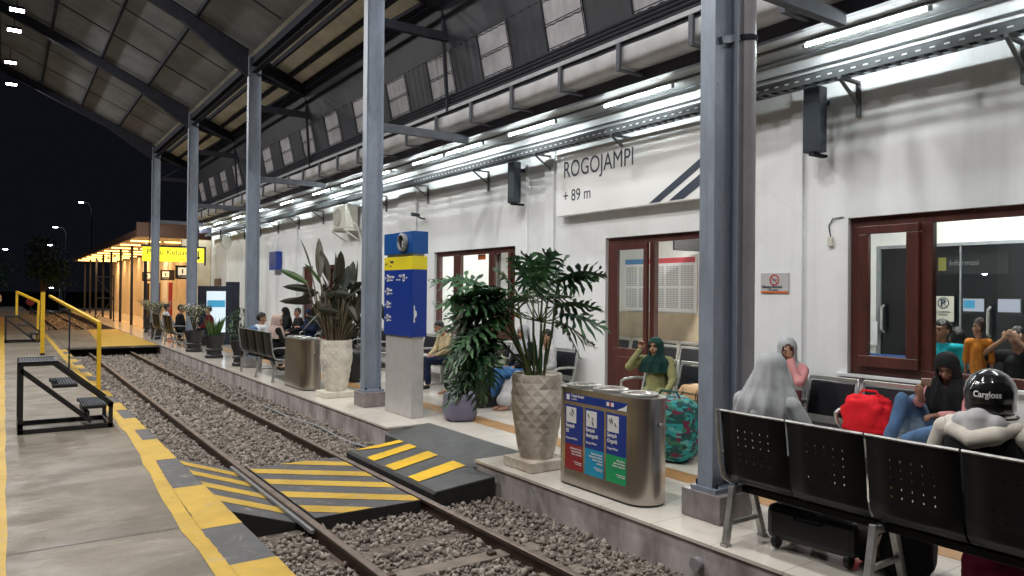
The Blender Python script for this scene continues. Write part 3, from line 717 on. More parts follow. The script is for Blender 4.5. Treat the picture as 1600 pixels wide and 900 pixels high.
# near window: casement on the left, big opening on the right
f = frame(2.55,4.52,.985,2.655,[(4.46,.11),(3.72,.11),(2.60,.10)])
s = bp(MB().box(7.50,7.57,3.775,4.405,1.075,1.19).box(7.50,7.57,3.775,4.405,2.47,2.555).box(7.50,7.57,3.775,3.90,1.19,2.47).box(7.50,7.57,4.30,4.405,1.19,2.47),'casement','wood',f,bevel=.008)
bp(MB().add([(7.532,3.90,1.19),(7.532,4.30,1.19),(7.532,4.30,2.47),(7.532,3.90,2.47)],[(0,1,2,3)]),'pane','glass',s)
bp(MB().add([(7.602,2.65,1.075),(7.602,3.665,1.075),(7.602,3.665,2.555),(7.602,2.65,2.555)],[(0,1,2,3)]),'pane','glass',f)
bp(MB().box(7.44,7.56,2.45,4.62,.955,.985),'window_sill','wall')
# open door with glazed leaf
f = frame(6.55,8.42,0,2.655,[(8.34,.16),(7.50,.09)],False,'door_frame')
s = bp(MB().box(7.50,7.555,7.55,8.255,.0,1.02).box(7.50,7.555,7.55,8.255,2.46,2.55).box(7.50,7.555,8.16,8.255,1.02,2.46).box(7.50,7.555,7.55,7.62,1.02,2.46),'door','wood',f,bevel=.006)
bp(MB().add([(7.527,7.62,1.02),(7.527,8.16,1.02),(7.527,8.16,2.46),(7.527,7.62,2.46)],[(0,1,2,3)]),'pane','glass',s)
bp(MB().box(7.485,7.50,7.66,8.12,.15,.9),'door_panel','wood',s,bevel=.01)
# far window
f = frame(10.82,13.83,.95,2.655,[(13.77,.12),(12.98,.26),(11.72,.12),(10.9,.16)])
for a,b in ((13.10,13.70),(11.80,12.83),(10.99,11.65)):
    bp(MB().add([(7.602,a,1.04),(7.602,b,1.04),(7.602,b,2.555),(7.602,a,2.555)],[(0,1,2,3)]),'pane','glass',f)
bp(MB().box(7.61,7.63,12.0,12.25,2.45,2.55),'orange_notice',fab('orange_panel',(.6,.12,.03)),f)
bp(MB().box(7.53,7.58,11.0,11.64,1.05,1.45).box(7.53,7.58,11.0,11.10,1.45,2.55).box(7.53,7.58,11.55,11.64,1.45,2.55),'casement','wood',f,bevel=.006)
for (a,b) in ((19.1,20.1),(21.3,22.2)):
    f = bp(MB().box(7.55,7.62,a,a+.1,0,2.45).box(7.55,7.62,b-.1,b,0,2.45).box(7.55,7.62,a,b,2.45,2.55),'door_frame','wood')
    if a > 20: bp(MB().box(7.58,7.61,a+.1,b-.1,0.01,2.45),'door','wood',f)
bp(MB().box(7.46,7.5,32.4,33.5,0,2.3),'door','wood')
# the glazed shopfront at the back of the near room, dark street behind it
bp(MB().box(9.9,9.98,-1.2,5.80,2.50,3.4),'room_wall','wall_in')
bp(MB().box(9.9,9.98,5.55,5.80,0,2.50),'room_wall','wall_in')
pf = bp(MB().box(9.90,9.94,-1.2,5.55,2.46,2.50).box(9.90,9.94,5.50,5.55,0,2.46).box(9.905,9.935,4.46,4.475,0,2.46).box(9.905,9.935,3.74,3.755,0,2.46).box(9.905,9.935,2.0,2.02,0,2.46),'shopfront_frame','galv')
bp(MB().add([(9.92,-1.2,.02),(9.92,5.5,.02),(9.92,5.5,2.46),(9.92,-1.2,2.46)],[(0,1,2,3)]),'shopfront_pane','glass',pf)
for y in (5.44,4.12): bp(MB().tube([(9.90,y,1.33),(9.84,y,1.36),(9.84,y,1.66),(9.90,y,1.69)],.018,8),'shopfront_handle','chrome',pf,smooth=40)
# cable tray with brackets, conduits, tube lights
t = thing('cable_tray', 'galvanised perforated cable tray on brackets along the upper wall', 'cable tray')
MB().box(7.12,7.128,YA,YB-.5,4.10,4.19).box(7.29,7.298,YA,YB-.5,4.10,4.19).build('tray_side','tray',t)
mb = MB(); y = YA
while y < YB-.5: mb.box(7.128,7.29,y,y+.045,4.10,4.108); y += .13
tag(mb.build('tray_rung','tray',t),kind='stuff')
mb = MB(); y = YA
while y < 14: mb.box(7.1165,7.1195,y,y+.05,4.14,4.155); y += .13
tag(mb.build('tray_slot','white',t),kind='stuff')
mb = MB()
for k in range(4): mb.tube([(7.15+.036*k,YA,4.125),(7.15+.036*k,YB-.6,4.125)],.012,6)
mb.build('cable','steel_dark',t)
for y in (2.85,4.40,5.95,7.9,9.75,11.7,14.1,16.2,18.3,20.4,22.5,24.6,26.7,28.8,30.9):
    MB().box(7.12,7.49,y-.02,y+.02,4.07,4.10).box(7.465,7.495,y-.022,y+.022,3.72,4.07).bar((7.14,y,4.07),(7.47,y,3.86),.035,.02).build('bracket','tray',t)
mb = MB()
for (x,z,r_) in ((7.42,4.30,.010),(7.46,4.38,.010),(6.95,4.50,.016),(7.30,4.50,.012)): mb.tube([(x,YA,z),(x,YB-.3,z)],r_,6)
tag(mb.build('conduit','tray',smooth=40),'thin grey conduits running along the soffit above the cable tray','conduit')
t0 = None
TY = [(1.5,2.8),(3.43,4.72),(6.59,7.93),(9.05,10.3),(11.13,12.45),(12.55,13.88),(15.0,16.2),(16.5,17.75),(18.6,19.9),(21.5,22.8),(24.6,25.9),(27.3,28.6),(30.2,31.5),(33,34.2)]
for k,(a,b) in enumerate(TY):
    wh = {0:'cut off by the top right photo corner',1:'above the near wall speaker and window',2:'above the white station name sign',3:'partly behind the top of the near column row',4:'right of the second column, nearer of a pair',5:'beside the second column, farther of a pair',6:'just behind the second column',7:'above the air conditioner',8:'left of the air conditioner',9:'right of the third column',10:'behind the third column',11:'left of the third column',12:'next to last at the far end',13:'last at the far end'}[k]
    t = thing('tube_light', 'white fluorescent soffit tube '+wh, 'tube light', (7.0,(a+b)/2,4.47), 0, 'fluorescent tubes under the building soffit')
    if not t0:
        MB().box(-.022,.022,-.66,.66,.012,.045).build('lamp_body','white',t)
        MB().tube([(0,-.63,0),(0,.63,0)],.013,8).build('lamp_tube','tube',t,smooth=40)
        MB().box(-.02,.02,-.66,-.63,-.02,.03).build('lamp_holder','galv',t); MB().box(-.02,.02,.63,.66,-.02,.03).build('lamp_holder','galv',t)
        t0 = t
    else:
        for ch in t0.children: c = ch.copy(); C.objects.link(c); c.parent = t

# station name sign
t = thing('name_sign', 'large white sign reading ROGOJAMPI + 89 m above the open door', 'sign', (7.34,7.7,3.05))
MB().box(0,.12,-1.75,1.73,0,1.0).build('sign_box','white',t,bevel=.004)
text('ROGOJAMPI',.37,(-.003,1.56,.60),'-X','ink',t,'lettering',sx=.80,bold=0)
text('+ 89 m',.26,(-.003,1.56,.22),'-X','ink',t,'lettering',sx=.9)
mb = MB()
for pts in ([(-.35,.02),(-1.75,.78),(-1.75,.66),(-.55,.02)],[(-.72,.02),(-1.75,.58),(-1.75,.42),(-.98,.02)]):
    mb.poly([(-.004,y,z) for y,z in pts],(.003,0,0))
mb.build('emblem','ink',t)
# loudspeakers
for k,(y,lab) in enumerate(((4.77,'tall dark column loudspeaker on the wall beside the near window'),(10.53,'tall dark column loudspeaker on the wall left of the name sign'))):
    t = thing('loudspeaker', lab, 'loudspeaker', (7.26,y,3.37), 0, 'column loudspeakers on the wall')
    MB().box(-.07,.08,-.10,.10,0,.71).build('speaker_box','speaker',t,bevel=.012)
    MB().box(-.076,-.071,-.085,.085,.03,.68).build('speaker_grille',mat('grille',(.018,.026,.038),.7,bump=.6,bscale=300),t)
    MB().box(-.06,.20,-.03,.03,-.035,-.003).box(.08,.235,-.03,.03,.55,.60).build('speaker_bracket','steel_dark',t)
# CCTV, outlet box, smoking sign
t = thing('security_camera', 'small dark bullet security camera on the wall above the far window', 'camera', (7.30,14.25,3.42))
MB().tube([(-.12,.02,.06),(.06,.02,.05)],.04,12).build('camera_body','speaker',t,smooth=40)
MB().tube([(.0,.02,.04),(.10,.0,-.02),(.19,.0,-.02)],.018,8).build('camera_arm','speaker',t,smooth=40)
t = thing('junction_box', 'small white junction box with hanging wire left of the near window', 'box', (7.46,4.71,2.36))
MB().box(0,.04,-.03,.03,0,.10).build('box_body','ac',t,bevel=.006)
MB().tube([(.02,0,.10),(.03,.03,.22),(.025,-.02,.30),(.03,-.14,.31)],.006,6).build('wire','steel_dark',t,smooth=40)
t = thing('prohibition_sign', 'grey no smoking sign on the white wall right of the downpipe', 'sign', (7.485,5.43,1.84))
MB().box(0,.012,-.19,.19,0,.235).build('sign_plate',mat('sign_silver',(.46,.46,.47),.4),t)
MB().box(-.002,0,-.19,.19,0,.022).build('sign_band',fab('orange_panel',(.6,.12,.03)),t)
def ring(r1,r2,face_x,cy,cz,n=28,th=.002):
    mb = MB()
    for i in range(n):
        a,b = 2*math.pi*i/n, 2*math.pi*(i+1)/n
        mb.poly([(face_x,cy+r*math.cos(q),cz+r*math.sin(q)) for r,q in ((r1,a),(r2,a),(r2,b),(r1,b))],(th,0,0))
    return mb
ring(.052,.066,-.004,0,.155).bar((-.003,-.042,.113),(-.003,.042,.197),.003,.012,up=(1,0,0)).build('ban_symbol',mat('sign_red',(.45,.03,.03),.5),t)
MB().box(-.0035,-.002,-.035,.03,.149,.161).build('cigarette','ink',t)
text('Dilarang Merokok',.045,(-.003,.175,.060),'-X','ink',t,'lettering',sx=.85,bold=.001); text('No Smoking',.028,(-.003,.09,.030),'-X','ink',t,'lettering')
# air conditioner
t = thing('air_conditioner', 'cream outdoor air conditioner unit on a wall bracket', 'air conditioner', (7.27,18.2,3.42))
MB().box(-.18,.16,-.42,.42,0,.60).build('unit_body','ac',t,bevel=.015)
ring(.20,.225,-.187,.10,.30).build('fan_guard','galv',t)
mb = MB()
for k in range(8): mb.box(-.186,-.182,-.10,.30,.13+.048*k,.138+.048*k)
mb.build('fan_grille','galv',t)
MB().box(-.22,.2,-.45,-.40,-.06,-.005).box(-.22,.2,.40,.45,-.06,-.005).bar((-.2,-.42,-.06),(.2,-.42,-.30),.03,.03).bar((-.2,.42,-.06),(.2,.42,-.30),.03,.03).build('bracket','ac',t)
MB().tube([(.02,-.43,.15),(.1,-.52,.05),(.2,-.55,-.3),(.21,-.55,-3.0)],.02,8).build('refrigerant_pipe','white',t,smooth=40)
# things inside the timetable room
t = thing('timetable_board', 'large white timetable board with red heading on the room wall behind the door', 'timetable', (10.52,10.25,1.48))
MB().box(-.02,.0,-.95,.95,0,1.05).build('board','white',t)
hm = [mat('tt_blue',(.1,.25,.5),.5),mat('tt_red',(.55,.08,.10),.5),mat('tt_grey',(.42,.41,.42),.6)]
mb = MB().m(0).box(-.024,-.0205,.30,.93,.93,1.03).m(1).box(-.024,-.0205,-.93,.30,.93,1.03).m(2)
for i in range(5):
    for j in range(2):
        y0 = .90-.37*i; z0 = .87-.43*j
        for r_ in range(11):
            for c_ in range(4): mb.box(-.023,-.0205,y0-.08*(c_+1)+.012,y0-.08*c_,z0-.035*(r_+1)+.014,z0-.035*r_)
mb.build('table_print',hm,t)
tag(MB().box(9.2,9.9,8.6,8.66,2.55,2.98).build('television','black',bevel=.01),'dark television hanging at the top of the doorway inside the room','television')
# inside near room
t = thing('parking_notice', 'cream no parking notice with a crossed P on the dark glass', 'notice', (9.87,4.65,1.50))
MB().box(0,.01,-.125,.125,0,.32).build('notice_plate',mat('notice_cream',(.55,.53,.44),.5),t)
ring(.058,.072,-.004,0,.235).bar((-.003,-.045,.19),(-.003,.045,.28),.003,.012,up=(1,0,0)).build('ban_symbol','ink',t)
text('P',.12,(-.004,.034,.195),'-X','ink',t,'lettering',bold=.006); text('DILARANG\nPARKIR',.034,(-.004,0,.11),'-X','ink',t,'lettering','CENTER'); 
for k,(y,lab,cols) in enumerate(((4.70,'lit blue and red screen in the dark shop behind the glass',('screen_blue','screen')),(4.27,'lit white screen in the dark shop behind the glass',('screen','screen')))):
    t = thing('display_screen', lab, 'screen', (10.8,y,1.60), 0)
    MB().box(0,.05,-.145,.145,-.02,.21).build('screen_case','black',t)
    MB().box(-.006,-.001,-.13,.13,.02,.19).build('screen_picture','screen_dim',t); MB().box(-.009,-.0065,-.02,.12,.06,.17).build('screen_table','screen_blue' if k == 0 else 'screen_dim',t)
tag(MB().box(12.5,12.6,-4,9,-.2,3.6).build('dark_kiosk_wall','kiosk'),'dark blue shop wall seen through the back glazing of the waiting room','wall')
t = thing('hanging_sign', 'dark hanging sign with a yellow pictogram seen through the glass', 'sign', (10.6,4.75,2.12))
MB().box(0,.05,-.55,.42,0,.27).build('sign_box',mat('sign_black',(.01,.012,.02),.4),t)
MB().box(-.004,-.001,.21,.31,.05,.23).build('pictogram',mat('dim_yellow',(.4,.36,.08),.5,emit=(.4,.36,.05),estr=.25),t)
text('Informasi',.10,(-.004,.17,.12),'-X',mat('dim_white',(.3,.3,.3),.5,emit=(.4,.4,.4),estr=.25),t)
# ball lamp behind
t = thing('street_lamp', 'small round white lamp glowing in the dark behind the glass', 'lamp', (11.5,4.86,2.16))
MB().lathe([(.01,-.03),(.03,-.02),(.035,0),(.03,.02),(.01,.03)],n=14).build('lamp_bulb','lamp',t,smooth=True)
MB().tube([(0,0,.05),(0,0,1.3)],.006,6).build('lamp_cord','steel_dark',t)
t = thing('notice_paper', 'white notice paper pinned inside the casement window', 'paper', (9.84,5.60,1.14))
tag(t); MB().box(0,.01,-.10,.10,0,.33).build('paper_sheet','white',t)
t = thing('reception_counter', 'blue topped counter inside the near window', 'counter', (8.95,4.95,0))
MB().box(-.3,.5,-.28,.45,0,1.03).build('counter_body','black',t,bevel=.02); MB().box(-.33,.53,-.31,.48,1.032,1.06).build('counter_top',fab('blue_top',(.02,.07,.22)),t,bevel=.01)
# ------------------------------------------------------------------ platform furniture
# --- totem
t = thing('totem_sign', 'tall blue totem sign with a yellow band and direction pictograms', 'totem sign', (4.80,9.97,0))
MB().box(.02,.21,-.44,.44,.004,1.17).build('totem_base','sign_grey',t,bevel=.004)
MB().box(0,.24,-.47,.47,1.17,2.14).build('blue_panel','sign_blue',t,bevel=.003)
MB().box(-.002,.242,-.472,.472,2.14,2.33).build('yellow_band','sign_yellow',t,bevel=.003)
MB().box(.03,.21,-.43,.43,2.33,2.37).build('neck','sign_grey',t)
MB().box(-.004,.25,-.475,.475,2.37,2.69).build('head_panel','sign_blue2',t,bevel=.003)
g = MB(); 
prof = [(.118,0),(.13,.012),(.13,.06),(.105,.07),(.10,.03)]
g = MB().lathe(prof,(0,0,0),28)
g = g.build('clock_case','galv',t,smooth=40); g.rotation_euler=(0,R(-90),0); g.location=(-.002,-.22,2.535)
c2 = MB().lathe([(.099,.0),(.099,.034)],n=28).build('clock_face','black',g)
MB().box(-.07,.03,-.006,.006,.035,.039).box(-.006,.006,-.06,.0,.035,.039).build('clock_hand','white',g)
# pictograms and words on the totem
def arrow(parent, y, z, s, m, dirn, x=-.006):
    d = 1 if dirn == 'L' else -1
    return MB().poly([(x,y+d*s,z),(x,y,z+s*.8),(x,y,z+.2*s),(x,y-d*s*.9,z+.2*s),(x,y-d*s*.9,z-.2*s),(x,y,z-.2*s),(x,y,z-.8*s)],(.002,0,0)).build('arrow',m,parent)
arrow(t,.41,2.235,.028,'ink','R'); text('1',.07,(-.006,.36,2.21),'-X','ink',t,'lettering'); text('Tunggu',.055,(-.006,.27,2.25),'-X','ink',t,'lettering',sx=.8,bold=.001); text('Exit',.035,(-.006,.27,2.19),'-X','ink',t,'lettering')
for i,(w1,w2) in enumerate((('Ruang Tunggu','Waiting Room'),('Mushola','Prayer Room'),('Peron','Platform'),('Toilet','Restroom'))):
    z = 2.02-.20*i
    arrow(t,.42,z,.024,'white','R')
    MB().box(-.005,-.002,.31,.365,z-.05,z+.055).build('pictogram','white',t)
    MB().box(-.007,-.0055,.325,.35,z-.03,z+.016).box(-.007,-.0055,.33,.345,z+.015,z+.033).build('figure','ink',t)
    text(w1,.05,(-.005,.29,z+.005),'-X','white',t,'lettering',sx=.62,bold=.001); text(w2,.032,(-.005,.29,z-.04),'-X','white',t,'lettering',sx=.7)
text('PKU',.05,(-.005,-.05,2.03),'-X','white',t,'lettering',sx=.9,bold=.001); text('Customer Service',.028,(-.005,.045,1.985),'-X','white',t,'lettering',sx=.7)
MB().box(-.005,-.002,-.23,-.175,1.97,2.075).build('pictogram','white',t); MB().box(-.007,-.0055,-.215,-.19,1.99,2.036).box(-.007,-.0055,-.21,-.195,2.035,2.053).build('figure','ink',t)
arrow(t,-.30,2.02,.024,'white','L')
for dz in (0,): MB().poly([(.03,-.4725,1.38),(.045,-.4725,1.38),(.045,-.4725,1.62),(.03,-.4725,1.62)],(0,.002,0)).poly([(.05,-.4725,1.44),(.075,-.4725,1.47),(.075,-.4725,1.53),(.05,-.4725,1.56)],(0,.002,0)).build('side_mark','white',t)

# --- litter bin
def stadium(hy, r, n=14):
    pts = []
    for k in range(n+1): a = math.pi*k/n; pts.append((r*math.cos(a), hy+r*math.sin(a)))
    for k in range(n+1): a = math.pi+math.pi*k/n; pts.append((r*math.cos(a), -hy+r*math.sin(a)))
    return pts
def make_bin(label, loc_, decals=True):
    t = thing('litter_bin', label, 'litter bin', loc_, 0, 'stainless litter bins on the platform edge')
    pts = stadium(.42,.195)
    def shell(z0,z1,s): return MB().poly([(x*s,y*(.615+ .0)/.615*s if False else y*s,z0) for x,y in pts],(0,0,z1-z0))
    shell(.02,.90,1).build('bin_body','inox',t,smooth=35); shell(.003,.025,.985).build('bin_foot','black',t)
    shell(.90,.925,1.012).build('bin_rim','inox',t,smooth=35)
    for k in (-1,0,1):
        a = MB().lathe([(.165,.925),(.165,.945),(.150,.952),(.118,.945),(.112,.938)],(0,k*.38,0),26).build('lid_ring','chrome',t,smooth=35)
        MB().lathe([(.108,.936),(.10,.948),(.06,.957),(.0005,.96)],(0,k*.38,0),26).build('lid_flap','inox',a,smooth=35)
    MB().tube([(.0,-.628,.70),(.0,-.65,.70)],.018,10).build('lock','chrome',t)
    if decals:
        X = -.1955
        MB().box(X-.002,X,-.425,.425,.80,.872).build('header_label','sign_blue',t)
        text('Tempat Sampah',.036,(X-.004,.33,.845),'-X','white',t,'lettering',sx=.8,bold=.0005); text('Trash Bin',.022,(X-.004,.33,.817),'-X','white',t,'lettering')
        MB().box(X-.004,X-.002,.355,.40,.812,.862).build('pictogram','white',t)
        MB().box(X-.004,X-.002,-.20,-.165,.822,.856).m(1).box(X-.0045,X-.002,-.225,-.20,.822,.856).m(0).box(X-.004,X-.002,-.26,-.225,.822,.856).build('emblem',['white',mat('sticker_red',(.5,.04,.04),.5)],t)
        MB().poly([(X-.004,-.425,.802),(X-.004,-.30,.802),(X-.004,-.40,.84),(X-.004,-.425,.862)],(.002,0,0)).build('swoosh','white',t)
        cols = [mat('label_red',(.30,.02,.03),.4),mat('label_cyan',(.01,.30,.52),.4),mat('label_green',(.01,.33,.12),.4)]
        for i,(w1,w2,w3) in enumerate((('Sampah\nB3','Dangerous Waste','Batu baterai, kemasan\nracun, botol parfum,\nlampu, cairan kimia'),('Sampah\nAnorganik','Inorganic Waste','Plastik, botol plastik,\nkaleng minuman, kertas,\nkemasan makanan,\nstyrofoam'),('Sampah\nOrganik','Organic Waste','Sisa makanan,\nsayur, buah, daging,\ndedaunan, tulang ikan'))):
            yc = .29-.29*i; y0, y1 = yc-.128, yc+.128
            a = MB().box(X-.002,X,y0,y1,.40,.765).build('label_panel','sign_blue',t)
            b = MB().box(X-.0022,X,y0,y1,.16,.40).build('label_foot',cols[i],t)
            MB().box(X-.004,X-.0022,yc-.035,yc+.11,.60,.745).build('pictogram','white',a)
            mb = MB()
            rr = random.Random(i+3)
            for q in range(4):
                cy, cz = yc+.0375+rr.uniform(-.04,.04), .67+rr.uniform(-.045,.045)
                mb.bar((X-.005,cy-.008,cz-.015),(X-.005,cy+.01,cz+.018),.002,rr.uniform(.012,.02),up=(1,0,0))
            mb.build('figure','ink',a)
            text(w1,.050,(X-.004,yc+.112,.555),'-X','white',a,'lettering',sx=.8,bold=.001)
            text(w2,.028,(X-.004,yc+.112,.425+.02),'-X','white',a,'lettering',sx=.8)
            text(w3,.026,(X-.004,yc-.118,.355),'-X','white',b,'lettering','RIGHT',sx=.72)
            text('Used items that cannot\nbe processed again',.016,(X-.004,yc-.118,.235),'-X','white',b,'lettering','RIGHT',sx=.75)
    return t
make_bin('stainless litter bin with red, blue and green waste labels on its front', (4.62,5.10,0))
make_bin('plain stainless litter bin between the black bench and the cream pot', (4.66,13.75,0), False)

# --- tall pots
def facet(seed, na, nz, amp):
    def fn(a, z):
        u = a/(2*math.pi)*na; v = z*nz
        return 1 + amp*(abs((u+.5*(int(v)%2)) % 1-.5)*2-.5)*.8 + amp*.6*(abs(v % 1-.5)*2-.5)
    return fn
def tall_pot(parent, m, seed, h=.86, n=13, rows=13):
    """hand-faceted pot: staggered diamond facets, flat shaded"""
    rg = random.Random(seed); mb = MB()
    def rad(u): return .175+.098*min(1,(u/.62))**.8-(.010*(u-.62)/.38 if u > .62 else 0)
    for j in range(rows+1):
        u = j/rows
        for k in range(n):
            a = 2*math.pi*(k+.5*(j%2))/n; r_ = rad(u)*(1+(rg.uniform(-.014,.018) if 0 < j < rows else 0)+(.010 if (j+k)%2 else -.008)*(0 < j < rows))
            mb.v.append((r_*math.cos(a),r_*math.sin(a),h*u+(rg.uniform(-.010,.010) if 0 < j < rows else 0)))
    for j in range(rows):
        for k in range(n):
            a,b_,c_,d_ = j*n+k, j*n+(k+1)%n, (j+1)*n+k, (j+1)*n+(k+1)%n
            if j % 2 == 0: mb.f += [(a,b_,c_),(b_,d_,c_)]
            else: mb.f += [(a,d_,c_),(a,b_,d_)]
            mb.mi += [0,0]
    b0 = len(mb.v)
    prof = [(rad(1)*1.0,h),(rad(1)*.985,h+.014),(.232,h+.014),(.222,h-.05)]
    mb.f.append(tuple(range(n))[::-1]); mb.mi.append(0)
    o_ = mb.build('pot',m,parent,bevel=.004)
    q = MB(); q.lathe([(.222,h-.06),(.232,h+.010),(.258,h+.012),(rad(1)-.004,h-.012)],n=40); r2 = q.build('pot_rim',m,parent,smooth=40)
    MB().lathe([(.0005,h-.05),(.226,h-.052)],n=24).build('soil','soil',parent)
    for ch in parent.children[-2:]: ch.location = (0,0,.105)
    return o_
def leafpoly(mb, base, dirv, up, L, w, droop=.3, seg=6, tip=.0, fold=.15, m=None):
    """simple pointed blade with a curved midrib"""
    d = Vector(dirv).normalized(); s = d.cross(Vector(up)); s = s.normalized() if s.length > 1e-3 else Vector((1,0,0)); n = s.cross(d)
    b = len(mb.v); p = Vector(base)
    for i in range(seg+1):
        t_ = i/seg; c = p + d*L*t_ - Vector((0,0,1))*droop*L*t_*t_
        ww = w*(math.sin(math.pi*min(1,t_*.92+.06))**.75)*(1-.15*t_)
        if i == seg: ww = .002
        mb.v += [tuple(c - s*ww/2 + n*fold*ww), tuple(c), tuple(c + s*ww/2 + n*fold*ww)]
    for i in range(seg):
        a = b+3*i; mb.f += [(a,a+1,a+4,a+3),(a+1,a+2,a+5,a+4)]; mb.mi += [mb.cur]*2
def lobed(mb, base, dirv, L, rg, droop=.45):
    """deeply lobed philodendron blade: midrib with long wavy fingers"""
    d = Vector(dirv).normalized(); up = Vector((0,0,1)); s = d.cross(up); s = s.normalized() if s.length > .05 else Vector((1,0,0))
    roll = rg.uniform(-.5,.5); q = Quaternion(d, roll); s = q @ s; n = s.cross(d).normalized()
    P = lambda t_: Vector(base) + d*L*t_ - up*droop*L*t_*t_
    N = 9
    for i in range(N):
        t_ = .04+.92*i/(N-1)
        l = L*(.50*math.sin(math.pi*(t_*.78+.17))+.10)*rg.uniform(.85,1.12)
        for sd in (-1,1):
            ang = R(118-88*t_)
            fd = (s*sd*math.sin(ang) + d*math.cos(ang)).normalized()
            b = len(mb.v); seg = 5; w0 = L*.082*rg.uniform(.85,1.25); o_ = P(t_)
            wv = rg.uniform(0,6); sag = rg.uniform(.12,.42)
            side = fd.cross(n).normalized()
            for k in range(seg+1):
                u = k/seg
                c = o_ + fd*l*u - up*sag*l*u*u + n*(.035*L*math.sin(u*7+wv)*u) + side*(.03*L*math.sin(u*6+wv*2)*u)
                w = w0*(1.0-.15*u)*(1+.38*math.sin(u*9+wv)) * (.12 if k == seg else 1)
                mb.v += [tuple(c-side*w*.5), tuple(c+side*w*.5)]
            for k in range(seg):
                a = b+2*k; mb.f.append((a,a+1,a+3,a+2)); mb.mi.append(mb.cur)
    # central blade
    b = len(mb.v); seg = 8
    for k in range(seg+1):
        u = k/seg; c = P(u*1.04); w = L*.27*(math.sin(math.pi*min(1,u*.85+.12))**.8)*(1 if k < seg else .1)
        mb.v += [tuple(c-s*w*.5+n*.02*L), tuple(c), tuple(c+s*w*.5+n*.02*L)]
    for k in range(seg):
        a = b+3*k; mb.f += [(a,a+1,a+4,a+3),(a+1,a+2,a+5,a+4)]; mb.mi += [mb.cur]*2
RI = Vector((math.cos(TH),-math.sin(TH),0)); FWD = Vector((math.sin(TH),math.cos(TH),0)); UP = Vector((0,0,1))
def philo():
    t = thing('potted_philodendron', 'big potted plant with deeply lobed dark leaves in a whitewashed faceted pot', 'potted plant', (4.62,6.24,0))
    MB().box(-.25,.25,-.25,.25,.003,.105).build('pot_base','pot_white',t,bevel=.008)
    p = tall_pot(t,'pot_white',1); p.location = (0,0,.105)
    rg = random.Random(11); sm = MB(); lm = MB()
    top = Vector((0,0,.93))
    def L(r_, f_, z): return RI*r_ + FWD*f_ + UP*z
    # (leaf base right, forward, z, direction right, forward, up, length)
    spec = [
     (-.22,.05,1.80,-.5,.1,.9,.46),(-.05,.0,1.86,-.1,-.2,1,.50),(.12,.05,1.88,.35,.1,.9,.50),(.20,-.05,1.92,.9,-.1,.55,.52),(.05,.15,1.9,.1,.5,.9,.42),
     (-.30,-.05,1.72,-.9,-.1,.35,.44),(-.25,.1,1.62,-.8,.3,.05,.42),(-.12,-.12,1.72,-.4,-.8,.4,.40),(.10,-.1,1.75,.3,-.8,.35,.40),(.18,0,1.66,.8,-.2,.3,.46),
     (.24,.02,1.58,.9,.1,.05,.46),(.20,-.05,1.52,.55,-.3,-.25,.42),(.24,-.06,1.52,.5,-.1,-.8,.34),(-.2,-.05,1.62,-.6,-.3,-.15,.40),(0,.1,1.78,0,.6,.6,.42),(.05,-.05,1.95,.2,-.1,1,.44),(.28,.0,1.86,.8,.1,.7,.42),(-.12,0,1.9,-.35,0,.95,.44),
    ]
    for (a,b,z,da,db,dz,l) in spec:
        bs = L(a,b,z)
        if len(sm.v) < 5*18:
            st = L(a*.18+rg.uniform(-.04,.04),b*.2,.9); md = (bs+st)/2 + L(a*.10,b*.2,0); sm.tube([st,md,bs],[.017,.014,.010],6)
        else: sm.tube([L(.02,0,1.52),(L(.02,0,1.52)+bs)/2+L(a*.1,0,-.02),bs],[.008,.007,.006],5)
        lobed(lm,bs,L(da,db,dz),l,rg,.35 if dz > 0 else .15)
    spec2 = []
    for i in range(30):
        u = i/29; a = -.30-.40*rg.random()*(1-.3*u)-.10*u; z = 1.86-.66*u+rg.uniform(-.06,.06); b = rg.uniform(-.22,.25)
        spec2.append((a,b,z,-.75+rg.uniform(-.45,.45),rg.uniform(-.7,.7),.45-1.35*u+rg.uniform(-.15,.15),.46+.10*rg.random()))
    for i,(a,b,z,da,db,dz,l) in enumerate(spec2):
        bs = L(a,b,z)
        if i % 8 == 0:
            st = L(-.06+rg.uniform(-.03,.03),0,.9); md = st*.45+bs*.55 + UP*.14
            sm.tube([st,st*.75+md*.25+UP*.06,md,bs],[.018,.016,.014,.010],6)
        else:
            sm.tube([L(-.5,0,1.15+.5*(z-.9)),bs],[.010,.008],5)
        lobed(lm,bs,L(da,db,dz),l,rg,.30)
    # hanging tip of the left mass
    for (a,z,l) in ((-.58,1.10,.42),(-.48,1.16,.30),(-.66,1.20,.34)): lobed(lm,L(a,0,z),L(-.05,.05,-1),l,rg,.0)
    # a few upright narrow shoots
    for k in range(5):
        leafpoly(lm, L(-.05+.03*k,rg.uniform(-.05,.05),.92), L(-.25+.08*k,0,1), L(0,1,0), rg.uniform(.35,.6), .035, 0.02)
    sm.build('stem','stem',t,smooth=True); lm.build('foliage','leaf',t)
    leafpoly(y := MB(), L(-.33,-.12,1.98), L(-.6,-.3,.3), UP, .14,.08,.2); leafpoly(y, L(-.27,-.14,1.60), L(.6,-.3,-.2), UP, .12,.07,.2)
    y.build('yellow_leaf',mat('yellowing_leaf',(.5,.4,.04),.5),t)
philo()
